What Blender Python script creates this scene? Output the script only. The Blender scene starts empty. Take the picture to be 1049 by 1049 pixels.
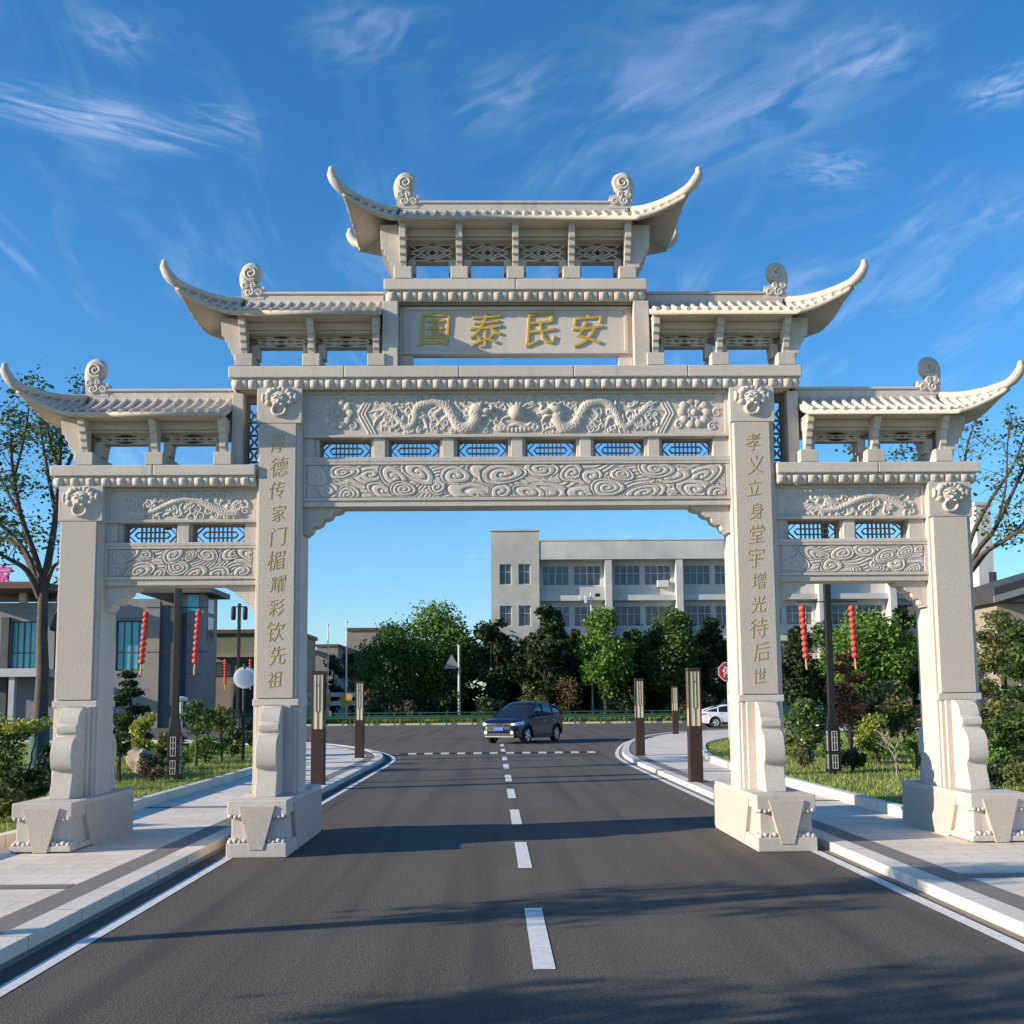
import bpy, bmesh, math, random
import numpy as np
from mathutils import Vector, Matrix

R = math.radians
SC = bpy.context.scene
COL = SC.collection
PI = math.pi

# ------------------------------------------------------------------ camera
F_PX, CX, CY = 1050.0, 524.5, 613.0
CAM = np.array([-.33, 0.0, 1.8])
_y, _p, _r = R(1.07), math.atan(105 / F_PX), R(.5)
fw0 = np.array([math.sin(_y), math.cos(_y), 0]); rt0 = np.array([math.cos(_y), -math.sin(_y), 0]); up0 = np.array([0, 0, 1.])
FW = fw0 * math.cos(_p) + up0 * math.sin(_p)
_u = up0 * math.cos(_p) - fw0 * math.sin(_p)
RT = rt0 * math.cos(_r) - _u * math.sin(_r)
UP = _u * math.cos(_r) + rt0 * math.sin(_r)
cd = bpy.data.cameras.new('camera'); cam = bpy.data.objects.new('camera', cd); COL.objects.link(cam)
cam.matrix_world = Matrix(((RT[0], UP[0], -FW[0], CAM[0]), (RT[1], UP[1], -FW[1], CAM[1]), (RT[2], UP[2], -FW[2], CAM[2]), (0, 0, 0, 1)))
cd.sensor_width = 36; cd.lens = 36 * F_PX / 1049; cd.shift_y = (CY - 524.5) / 1049
cd.clip_start = .1; cd.clip_end = 5000
SC.camera = cam

def at(px, py, Y):
    """photo measurement -> a point at distance Y (used to survey where things stand)"""
    d = FW * F_PX + RT * (px - CX) - UP * (py - CY)
    return CAM + d * (Y / d[1])

# ------------------------------------------------------------------ objects
def tag(o, label=None, cat=None, group=None, kind=None):
    if label: o['label'] = label
    if cat: o['category'] = cat
    if group: o['group'] = group
    if kind: o['kind'] = kind
    return o

def thing(name, label, cat, loc=(0, 0, 0), rz=0, group=None):
    o = bpy.data.objects.new(name, None); COL.objects.link(o)
    o.location = loc; o.rotation_euler = (0, 0, rz); o.empty_display_size = .2
    return tag(o, label, cat, group)

def copy_tree(o, parent=None):
    c = o.copy(); COL.objects.link(c)
    if parent is not None: c.parent = parent
    for ch in list(o.children): copy_tree(ch, c)
    return c

class MB:
    def __init__(s): s.v = []; s.f = []; s.n = 0
    def add(s, V, Fc):
        V = [tuple(map(float, p)) for p in V]; n = s.n
        s.v += V; s.f += [tuple(i + n for i in q) for q in Fc]; s.n += len(V); return s
    def box(s, x0, x1, y0, y1, z0, z1):
        return s.add([(x0, y0, z0), (x1, y0, z0), (x1, y1, z0), (x0, y1, z0), (x0, y0, z1), (x1, y0, z1), (x1, y1, z1), (x0, y1, z1)],
                     [(0, 3, 2, 1), (4, 5, 6, 7), (0, 1, 5, 4), (1, 2, 6, 5), (2, 3, 7, 6), (3, 0, 4, 7)])
    def cbox(s, c, d): return s.box(c[0] - d[0] / 2, c[0] + d[0] / 2, c[1] - d[1] / 2, c[1] + d[1] / 2, c[2] - d[2] / 2, c[2] + d[2] / 2)
    def prism(s, poly, axis, a0, a1):
        """poly in the other two axes (in xyz order), extruded along axis"""
        n = len(poly); V = []
        for a in (a0, a1):
            for (p, q) in poly:
                V.append({'x': (a, p, q), 'y': (p, a, q), 'z': (p, q, a)}[axis])
        area = sum(poly[i][0] * poly[(i + 1) % n][1] - poly[(i + 1) % n][0] * poly[i][1] for i in range(n))
        flip = (area < 0) != (axis == 'y')
        Fc = [tuple(range(n))[::-1], tuple(range(n, 2 * n))] + [(i, (i + 1) % n, n + (i + 1) % n, n + i) for i in range(n)]
        if (a1 < a0) != flip: Fc = [q[::-1] for q in Fc]
        return s.add(V, Fc)
    def tube(s, pts, r, n=8, cap=True, flat=None):
        pts = [np.array(p, float) for p in pts]; m = len(pts)
        if not hasattr(r, '__len__'): r = [r] * m
        V = []; Fc = []
        ref = None
        for i in range(m):
            t = pts[min(i + 1, m - 1)] - pts[max(i - 1, 0)]; t = t / (np.linalg.norm(t) + 1e-9)
            if ref is None:
                ref = np.cross(t, [0, 0, 1.]) if abs(t[2]) < .9 else np.cross(t, [0, 1., 0])
            ref = ref - t * (ref @ t); ref /= np.linalg.norm(ref) + 1e-9
            b = np.cross(t, ref)
            for k in range(n):
                a = 2 * PI * k / n
                V.append(pts[i] + (ref * math.cos(a) + b * math.sin(a)) * r[i])
        for i in range(m - 1):
            for k in range(n):
                Fc.append((i * n + k, i * n + (k + 1) % n, (i + 1) * n + (k + 1) % n, (i + 1) * n + k))
        if cap: Fc += [tuple(range(n))[::-1], tuple(range((m - 1) * n, m * n))]
        return s.add(V, Fc)
    def lathe(s, prof, n=16, o=(0, 0, 0), sx=1, sy=1, cap=True):
        V = []; Fc = []; m = len(prof)
        for (r, z) in prof:
            for k in range(n):
                a = 2 * PI * k / n; V.append((o[0] + sx * r * math.cos(a), o[1] + sy * r * math.sin(a), o[2] + z))
        for i in range(m - 1):
            for k in range(n): Fc.append((i * n + k, i * n + (k + 1) % n, (i + 1) * n + (k + 1) % n, (i + 1) * n + k))
        if cap: Fc += [tuple(range(n))[::-1], tuple(range((m - 1) * n, m * n))]
        return s.add(V, Fc)
    def ball(s, c, r, n=10, m=6):
        if not hasattr(r, '__len__'): r = (r, r, r)
        prof = [(math.sin(PI * i / m) + 1e-4, -math.cos(PI * i / m)) for i in range(m + 1)]
        V = []; Fc = []
        for (a, z) in prof:
            for k in range(n):
                t = 2 * PI * k / n; V.append((c[0] + r[0] * a * math.cos(t), c[1] + r[1] * a * math.sin(t), c[2] + r[2] * z))
        for i in range(m):
            for k in range(n): Fc.append((i * n + k, i * n + (k + 1) % n, (i + 1) * n + (k + 1) % n, (i + 1) * n + k))
        return s.add(V, Fc)
    def grid(s, P, close_u=False, flip=False):
        """P[i][j] points"""
        nu, nv = len(P), len(P[0]); V = [p for row in P for p in row]; Fc = []
        for i in range(nu if close_u else nu - 1):
            for j in range(nv - 1):
                q = (i * nv + j, ((i + 1) % nu) * nv + j, ((i + 1) % nu) * nv + j + 1, i * nv + j + 1)
                Fc.append(q[::-1] if flip else q)
        return s.add(V, Fc)
    def bar(s, p, q, w, d, up=(0, 1, 0)):
        """a straight rectangular bar from p to q: width w (in the plane), depth d along up"""
        p = np.array(p, float); q = np.array(q, float); t = (q - p) / np.linalg.norm(q - p)
        u = np.array(up, float); u = u - t * (u @ t); u /= np.linalg.norm(u); b = np.cross(t, u)
        V = [e + b * sb * w / 2 + u * su * d / 2 for e in (p, q) for sb, su in ((-1, -1), (1, -1), (1, 1), (-1, 1))]
        return s.add(V, [(0, 1, 2, 3), (7, 6, 5, 4), (0, 4, 5, 1), (1, 5, 6, 2), (2, 6, 7, 3), (3, 7, 4, 0)])
    def mirror_x(s):
        n = s.n; s.v += [(-x, y, z) for x, y, z in s.v]; s.f += [tuple(i + n for i in q[::-1]) for q in s.f]; s.n *= 2; return s
    def build(s, name, mat, parent=None, smooth=None, bevel=0, loc=None, base=None, fixn=False):
        me = bpy.data.meshes.new(name)
        V = s.v
        if base is not None: V = [(x - base[0], y - base[1], z - base[2]) for x, y, z in V]
        me.from_pydata(V, [], s.f); me.update()
        if fixn:
            bm = bmesh.new(); bm.from_mesh(me); bmesh.ops.recalc_face_normals(bm, faces=bm.faces); bm.to_mesh(me); bm.free()
        if smooth is not None:
            me.polygons.foreach_set('use_smooth', [True] * len(me.polygons))
            if smooth < 180: me.set_sharp_from_angle(angle=R(smooth))
        o = bpy.data.objects.new(name, me); COL.objects.link(o)
        for m_ in (mat if isinstance(mat, (list, tuple)) else [mat]): me.materials.append(m_)
        if bevel:
            b = o.modifiers.new('bevel', 'BEVEL'); b.width = bevel; b.segments = 2; b.limit_method = 'ANGLE'; b.angle_limit = R(40)
            b.harden_normals = False
        if parent is not None: o.parent = parent
        if loc is not None: o.location = loc
        return o

def npmesh(name, V, Fq, mat, parent=None, smooth=False):
    """fast mesh from arrays: V (n,3), Fq (m,4) or (m,3)"""
    me = bpy.data.meshes.new(name); V = np.asarray(V, np.float32); Fq = np.asarray(Fq, np.int32); k = Fq.shape[1]
    me.vertices.add(len(V)); me.vertices.foreach_set('co', V.ravel())
    me.loops.add(Fq.size); me.loops.foreach_set('vertex_index', Fq.ravel())
    me.polygons.add(len(Fq)); me.polygons.foreach_set('loop_start', np.arange(0, Fq.size, k, dtype=np.int32))
    me.update(calc_edges=True)
    if smooth: me.polygons.foreach_set('use_smooth', [True] * len(Fq))
    me.materials.append(mat)
    o = bpy.data.objects.new(name, me); COL.objects.link(o)
    if parent is not None: o.parent = parent
    return o

def gridfaces(nu, nv):
    i, j = np.meshgrid(np.arange(nu - 1), np.arange(nv - 1), indexing='ij')
    a = (i * nv + j).ravel()
    return np.stack([a, a + nv, a + nv + 1, a + 1], 1)

def catmull(P, n=8):
    P = [np.array(p, float) for p in P]; out = []
    Q = [2 * P[0] - P[1]] + P + [2 * P[-1] - P[-2]]
    for i in range(1, len(Q) - 2):
        p0, p1, p2, p3 = Q[i - 1:i + 3]
        for k in range(n):
            t = k / n
            out.append(.5 * (2 * p1 + (p2 - p0) * t + (2 * p0 - 5 * p1 + 4 * p2 - p3) * t * t + (3 * p1 - p0 - 3 * p2 + p3) * t ** 3))
    out.append(P[-1]); return out

# ------------------------------------------------------------------ materials
def lin(c):
    return tuple(((x / 12.92) if x <= .04045 else ((x + .055) / 1.055) ** 2.4) for x in c)

def mat(name, c1, c2=None, scale=6.0, rough=.7, bump=0, bscale=60, metallic=0, spec=.5, c3=None, scale3=.6, island=0, transl=0, coat=0, detail=4, objvar=0, streak=None):
    m = bpy.data.materials.new(name); m.use_nodes = True; nt = m.node_tree; N = nt.nodes; L = nt.links
    b = N['Principled BSDF']; b.inputs['Roughness'].default_value = rough; b.inputs['Metallic'].default_value = metallic
    b.inputs['Specular IOR Level'].default_value = spec
    if coat: b.inputs['Coat Weight'].default_value = coat; b.inputs['Coat Roughness'].default_value = .04
    geo = N.new('ShaderNodeNewGeometry')
    def noise(sc, det=4):
        t = N.new('ShaderNodeTexNoise'); t.inputs['Scale'].default_value = sc; t.inputs['Detail'].default_value = det
        t.inputs['Roughness'].default_value = .6
        L.new(geo.outputs['Position'], t.inputs['Vector']); return t
    def mix(fac, a, b_, mode='MIX'):
        x = N.new('ShaderNodeMix'); x.data_type = 'RGBA'; x.blend_type = mode
        for sock, val in ((x.inputs[0], fac), (x.inputs[6], a), (x.inputs[7], b_)):
            if hasattr(val, 'is_output'): L.new(val, sock)
            else: sock.default_value = val if isinstance(val, (int, float)) else (*val[:3], 1)
        return x.outputs[2]
    def ramp(out, lo, hi):
        r = N.new('ShaderNodeMapRange'); r.inputs[1].default_value = lo; r.inputs[2].default_value = hi; L.new(out, r.inputs[0]); return r.outputs[0]
    col = c1
    if c2: col = mix(ramp(noise(scale, detail).outputs[0], .35, .65), c1, c2)
    if c3: col = mix(ramp(noise(scale3, 5).outputs[0], .45, .75), col, c3)
    if streak:
        sc_, c_, lo_, hi_ = streak; mp_ = N.new('ShaderNodeMapping'); mp_.inputs['Scale'].default_value = sc_; L.new(geo.outputs['Position'], mp_.inputs['Vector'])
        t_ = N.new('ShaderNodeTexNoise'); t_.inputs['Scale'].default_value = 1; t_.inputs['Detail'].default_value = 5; L.new(mp_.outputs[0], t_.inputs['Vector'])
        col = mix(ramp(t_.outputs[0], lo_, hi_), col, c_)
    if island:
        h = N.new('ShaderNodeHueSaturation'); rr = N.new('ShaderNodeMapRange'); L.new(geo.outputs['Random Per Island'], rr.inputs[0])
        rr.inputs[3].default_value = 1 - island; rr.inputs[4].default_value = 1 + island; L.new(rr.outputs[0], h.inputs['Value'])
        if hasattr(col, 'is_output'): L.new(col, h.inputs['Color'])
        else: h.inputs['Color'].default_value = (*col, 1)
        col = h.outputs[0]
    if objvar:
        oi = N.new('ShaderNodeObjectInfo'); h = N.new('ShaderNodeHueSaturation'); rr = N.new('ShaderNodeMapRange'); L.new(oi.outputs['Random'], rr.inputs[0])
        rr.inputs[3].default_value = 1 - objvar; rr.inputs[4].default_value = 1 + objvar; L.new(rr.outputs[0], h.inputs['Value'])
        L.new(col, h.inputs['Color']); col = h.outputs[0]
    if hasattr(col, 'is_output'): L.new(col, b.inputs['Base Color'])
    else: b.inputs['Base Color'].default_value = (*col, 1)
    if bump:
        bn = N.new('ShaderNodeBump'); bn.inputs['Strength'].default_value = bump; bn.inputs['Distance'].default_value = .02
        L.new(noise(bscale, 5).outputs[0], bn.inputs['Height']); L.new(bn.outputs[0], b.inputs['Normal'])
    if transl:
        tr = N.new('ShaderNodeBsdfTranslucent'); ms = N.new('ShaderNodeMixShader'); ms.inputs[0].default_value = transl
        if hasattr(col, 'is_output'): L.new(col, tr.inputs['Color'])
        else: tr.inputs['Color'].default_value = (*col, 1)
        out = N['Material Output']; L.new(b.outputs[0], ms.inputs[1]); L.new(tr.outputs[0], ms.inputs[2]); L.new(ms.outputs[0], out.inputs['Surface'])
    return m

M = {}
M['granite'] = mat('granite', (.655, .60, .53), (.47, .425, .37), 85, .8, .4, 90, c3=(.52, .455, .395), scale3=1.1, objvar=.07, streak=((9, 9, .55), (.36, .335, .30), .56, .95))
M['granite_rough'] = mat('granite_rough', (.62, .555, .48), (.42, .37, .315), 90, .9, .6, 100, objvar=.05)
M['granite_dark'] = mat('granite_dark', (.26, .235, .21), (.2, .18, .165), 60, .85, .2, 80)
M['gold'] = mat('gold_paint', (.62, .43, .07), (.46, .30, .05), 30, .45, metallic=.15)
M['gold_worn'] = mat('worn_gold_paint', (.52, .375, .10), (.38, .27, .09), 40, .55)
M['asphalt'] = mat('asphalt', (.142, .122, .098), (.040, .035, .029), 44, .9, .9, 62, c3=(.112, .098, .082), scale3=.35, streak=((2.2, .07, 1), (.050, .044, .038), .47, .72))
M['paint_white'] = mat('road_paint', (.72, .72, .70), (.58, .58, .56), 14, .7, .2, 120)
M['kerb'] = mat('kerb_granite', (.56, .53, .48), (.46, .43, .39), 45, .8, .2, 70, c3=(.42, .39, .35), scale3=1.4)
M['band'] = mat('dark_paving', (.23, .20, .175), (.17, .15, .13), 30, .75, .2, 60)
M['soil'] = mat('soil', (.10, .085, .05), (.06, .07, .03), 3, .95, .5, 20)
M['lawn'] = mat('lawn', (.19, .22, .05), (.12, .16, .035), 5, .95, .6, 60, c3=(.15, .16, .05), scale3=.5)
M['grass'] = mat('grass_blade', (.32, .36, .075), (.20, .27, .05), 1.0, .8, island=.25, transl=.3)
M['meadow'] = mat('far_ground', (.10, .11, .05), (.08, .09, .04), .2, .95)
M['bark'] = mat('bark', (.11, .085, .065), (.065, .052, .042), 14, .9, .8, 26)
M['bark_pale'] = mat('pale_bark', (.36, .31, .24), (.24, .2, .16), 14, .85, .4, 30)
M['wrap'] = mat('green_wrap', (.055, .13, .125), (.035, .085, .085), 18, .8, .6, 40)
def leafmat(n, a, b, tr=.28, isl=.3): M[n] = mat(n, a, b, .9, .6, island=isl, transl=tr, spec=.3)
leafmat('leaf_bright', (.15, .26, .042), (.08, .165, .028))
leafmat('leaf_mid', (.09, .15, .038), (.05, .095, .026))
leafmat('leaf_dark', (.045, .072, .026), (.027, .046, .018), .2)
leafmat('leaf_olive', (.17, .185, .055), (.10, .125, .04))
leafmat('leaf_yellow', (.36, .38, .06), (.22, .28, .045))
leafmat('leaf_red', (.19, .065, .05), (.11, .05, .035))
leafmat('leaf_brown', (.15, .11, .065), (.09, .075, .045))
leafmat('leaf_blue', (.055, .085, .05), (.035, .055, .035))
leafmat('petal', (.75, .72, .68), (.7, .6, .6), .2, .1)
M['steel_dark'] = mat('dark_bronze_steel', (.030, .027, .026), (.022, .020, .020), 8, .45, metallic=.3)
M['steel_brown'] = mat('brown_steel', (.058, .034, .026), (.042, .026, .02), 8, .5, metallic=.2)
M['lamp_panel'] = mat('cream_lamp_panel', (.80, .70, .48), (.72, .61, .40), 4, .4)
M['fretwork'] = mat('white_fretwork', (.6, .6, .58), (.5, .5, .48), 10, .5)
M['lantern'] = mat('red_lantern', (.74, .12, .085), (.66, .085, .07), 6, .6, transl=.25)
M['lantern_gold'] = mat('lantern_gold', (.60, .36, .06), (.5, .28, .05), 10, .5)
M['rail_green'] = mat('green_rail', (.045, .13, .085), (.035, .10, .065), 3, .45, metallic=.2)
M['white_metal'] = mat('white_metal', (.68, .68, .68), (.6, .6, .6), 6, .45)
M['pole_grey'] = mat('pole_grey', (.42, .43, .43), (.36, .36, .36), 5, .4, metallic=.4)
M['mirror'] = mat('mirror', (.62, .64, .65), (.55, .57, .58), 6, .32, metallic=.55)
M['red_sign'] = mat('red_sign', (.50, .02, .03), None, rough=.35)
M['navy'] = mat('navy_car_paint', (.004, .007, .026), None, rough=.35, spec=.25, coat=.35)
M['car_white'] = mat('white_car_paint', (.74, .75, .76), None, rough=.3, coat=1)
M['glass_car'] = mat('car_glass', (.012, .015, .02), None, rough=.04, spec=.8)
M['tyre'] = mat('tyre', (.012, .012, .012), (.018, .018, .018), 30, .85)
M['alloy'] = mat('alloy_rim', (.62, .63, .65), None, rough=.4, metallic=.3)
M['black_plastic'] = mat('black_plastic', (.012, .012, .013), None, rough=.55)
M['chrome'] = mat('chrome', (.75, .76, .78), None, rough=.08, metallic=1)
M['headlamp'] = mat('headlamp', (.7, .74, .78), None, rough=.08, spec=.8)
M['tail_red'] = mat('tail_red', (.35, .01, .01), None, rough=.15)
M['plate_blue'] = mat('plate_blue', (.03, .10, .45), None, rough=.4)
M['facade_white'] = mat('white_render', (.58, .575, .55), (.52, .515, .49), 1.2, .85, .1, 20, c3=(.38, .38, .37), scale3=.25)
M['facade_cream'] = mat('cream_render', (.52, .50, .45), (.46, .44, .40), 1.0, .85, c3=(.40, .38, .34), scale3=.25)
M['facade_grey'] = mat('grey_cladding', (.24, .235, .235), (.20, .195, .20), .8, .7)
M['facade_dark'] = mat('dark_cladding', (.075, .085, .085), (.055, .06, .065), 1, .6)
M['facade_beige'] = mat('beige_render', (.30, .265, .21), (.25, .22, .18), .8, .85)
M['facade_olive'] = mat('olive_render', (.20, .21, .13), (.17, .18, .11), .8, .85)
M['roof_brown'] = mat('brown_roof_edge', (.14, .08, .05), (.11, .065, .04), 1.5, .7)
M['roof_dark'] = mat('dark_roof', (.035, .034, .036), (.05, .048, .05), 2, .6)
M['glass'] = mat('window_glass', (.045, .05, .055), (.12, .12, .11), .7, .08, spec=.7, objvar=.55)
M['glass_teal'] = mat('teal_glass', (.06, .36, .44), (.10, .44, .50), .4, .08, spec=.5)
M['frame_white'] = mat('window_frame', (.62, .62, .62), None, rough=.5)
M['pink'] = mat('pink_letter', (.75, .12, .38), None, rough=.45)
M['rock'] = mat('rock', (.42, .35, .27), (.30, .25, .2), 5, .9, .7, 8)
M['yellow'] = mat('yellow_panel', (.85, .50, .12), (.75, .40, .12), 3, .6)
M['redbrown'] = mat('redbrown_panel', (.22, .09, .06), None, rough=.7)
M['bump_black'] = mat('rubber_black', (.02, .02, .02), None, rough=.8)
M['bump_yellow'] = mat('bump_pale', (.46, .44, .37), None, rough=.7)

# paving with slab joints
def slab_mat(name, c1, c2, w, h, mortar):
    m = bpy.data.materials.new(name); m.use_nodes = True; nt = m.node_tree; N = nt.nodes; L = nt.links; b = N['Principled BSDF']
    geo = N.new('ShaderNodeNewGeometry'); br = N.new('ShaderNodeTexBrick'); L.new(geo.outputs['Position'], br.inputs['Vector'])
    br.inputs['Scale'].default_value = 1; br.inputs['Brick Width'].default_value = w; br.inputs['Row Height'].default_value = h
    br.inputs['Mortar Size'].default_value = .006; br.inputs['Color1'].default_value = (*c1, 1); br.inputs['Color2'].default_value = (*c2, 1); br.inputs['Mortar'].default_value = (*mortar, 1)
    no = N.new('ShaderNodeTexNoise'); no.inputs['Scale'].default_value = 40; no.inputs['Detail'].default_value = 5; L.new(geo.outputs['Position'], no.inputs['Vector'])
    n2 = N.new('ShaderNodeTexNoise'); n2.inputs['Scale'].default_value = .7; n2.inputs['Detail'].default_value = 5; L.new(geo.outputs['Position'], n2.inputs['Vector'])
    ad = N.new('ShaderNodeMath'); L.new(no.outputs[0], ad.inputs[0]); L.new(n2.outputs[0], ad.inputs[1])
    mr = N.new('ShaderNodeMapRange'); mr.inputs[1].default_value = .6; mr.inputs[2].default_value = 1.4; mr.inputs[3].default_value = .8; mr.inputs[4].default_value = 1.15; L.new(ad.outputs[0], mr.inputs[0])
    h_ = N.new('ShaderNodeHueSaturation'); L.new(br.outputs[0], h_.inputs['Color']); L.new(mr.outputs[0], h_.inputs['Value']); L.new(h_.outputs[0], b.inputs['Base Color'])
    b.inputs['Roughness'].default_value = .8
    bn = N.new('ShaderNodeBump'); bn.inputs['Strength'].default_value = .25; bn.inputs['Distance'].default_value = .01; L.new(no.outputs[0], bn.inputs['Height']); L.new(bn.outputs[0], b.inputs['Normal'])
    return m
M['kerb'] = slab_mat('kerb_granite', (.68, .62, .54), (.58, .53, .46), 200, .98, (.16, .15, .14))
M['paver'] = slab_mat('stone_paving', (.74, .655, .55), (.65, .575, .48), .6, .3, (.38, .33, .28))
# ------------------------------------------------------------------ the stone archway
GB = (0, 13.45, 0)
gate = thing('memorial_archway', 'carved pale granite memorial archway with five tiled roofs spanning the road', 'archway', GB)
def gp(mb, name, m, parent=None, **k):
    """a part of the gate: vertices given in world coordinates"""
    return mb.build(name, m, parent if parent is not None else gate, base=GB, **k)
G, GR, GD = M['granite'], M['granite_rough'], M['granite_dark']
YC = 13.45

# ---- relief heightfields
def seg_dist(X, Z, a, b):
    ax, az = a; bx, bz = b; dx, dz = bx - ax, bz - az
    t = np.clip(((X - ax) * dx + (Z - az) * dz) / (dx * dx + dz * dz + 1e-12), 0, 1)
    return np.hypot(X - ax - t * dx, Z - az - t * dz), t
def tube_field(H, X, Z, pts, r0, r1, amp=1.0, scales=0, smooth=True):
    if smooth and len(pts) > 2: pts = [tuple(p) for p in catmull(pts, 6)]
    n = len(pts) - 1; acc = 0
    for i in range(n):
        a, b = pts[i], pts[i + 1]
        ra = r0 + (r1 - r0) * i / n; m = ra * 1.2
        mask = (X > min(a[0], b[0]) - m) & (X < max(a[0], b[0]) + m) & (Z > min(a[1], b[1]) - m) & (Z < max(a[1], b[1]) + m)
        L_ = math.hypot(b[0] - a[0], b[1] - a[1])
        if mask.any():
            d, t = seg_dist(X[mask], Z[mask], a, b)
            h = amp * np.sqrt(np.clip(ra * ra - d * d, 0, None))
            if scales: h = h * (1 + scales * np.sin((acc + t * L_) * 2 * PI / .045 + 9 * d / ra))
            H[mask] = np.maximum(H[mask], h)
        acc += L_
def bump_field(H, X, Z, c, rx, rz, h):
    d = ((X - c[0]) / rx) ** 2 + ((Z - c[1]) / rz) ** 2
    np.maximum(H, h * np.sqrt(np.clip(1 - d, 0, None)), out=H)
def spiral_pts(c, r, turns=1.4, a0=0, sgn=1, tail=0):
    P = []
    for k in range(15):
        t = k / 14; a = a0 + sgn * turns * 2 * PI * t; q = r * (1 - .85 * t); P.append((c[0] + q * math.cos(a), c[1] + q * math.sin(a)))
    return P
def relief(name, x0, x1, z0, z1, yf, Hf, res=.0065, parent=None, m=None, label=None):
    nx = max(8, int((x1 - x0) / res)); nz = max(8, int((z1 - z0) / res))
    x = np.linspace(x0, x1, nx); z = np.linspace(z0, z1, nz); X, Z = np.meshgrid(x, z, indexing='ij')
    H = Hf(X, Z); e = np.minimum(np.minimum(X - x0, x1 - X), np.minimum(Z - z0, z1 - Z)); H = H * np.clip(e / .015, 0, 1)
    V = np.stack([X - GB[0], yf - H - GB[1], Z - GB[2]], -1).reshape(-1, 3)
    o = npmesh(name, V, gridfaces(nx, nz), m or G, parent if parent is not None else gate, smooth=True)
    if label: o['label'] = label
    return o

def cloud_relief(x0, x1, z0, z1, seed, lam=.05, rr=(.06, .13), n=26, amp=.03):
    """overlapping scroll clouds with spiral grooves over bands of flowing lines"""
    rng = random.Random(seed); C = []
    for k in range(n): C.append((x0 + (x1 - x0) * (k + rng.uniform(0, 1)) / n, z0 + (z1 - z0) * (.26 if k % 2 else .70) + rng.uniform(-.05, .05), rng.uniform(*rr), rng.choice((-1, 1)), rng.uniform(1.2, 2.3), rng.uniform(1.5, 3.4), rng.uniform(-.35, .35)))
    order = C[:]; rng.shuffle(order)
    def Hf(X, Z):
        w = .05 * np.sin(X * 4.1 + 1) + .03 * np.sin(X * 9.7 + Z * 6)
        ph = (Z + w + .22 * np.sin(X * 2.3) ) / lam; H = amp * (.15 + .5 * (np.abs(ph % 1 - .5) * 2) ** .7)
        for (cx, cz, r, sg, el, tn, tl) in order:
            dx, dz = (X - cx) / el, Z - cz - tl * (X - cx); d = np.hypot(dx, dz) * (1 + .06 * np.sin(3 * np.arctan2(dz, dx) + cx * 9)); t = d / r; a = np.arctan2(dz, dx)
            sp = (t * tn + sg * a / (2 * PI)) % 1.0; h = amp * (.45 + .55 * np.clip(1.5 - (np.abs(sp - .5) * 2) ** 2 * 1.9, 0, 1)) * (1.05 - .25 * t)
            h = np.where(t > .93, amp * .02, h); H = np.where(t < 1, h, H)
            tail = (np.abs(Z - cz + r * .75 - .10 * (X - cx) * sg) < .022) & ((X - cx) * sg > 0) & ((X - cx) * sg < r * 2.3); H = np.where(tail & (t >= 1), amp * .7, H)
        return H
    return Hf

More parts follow.
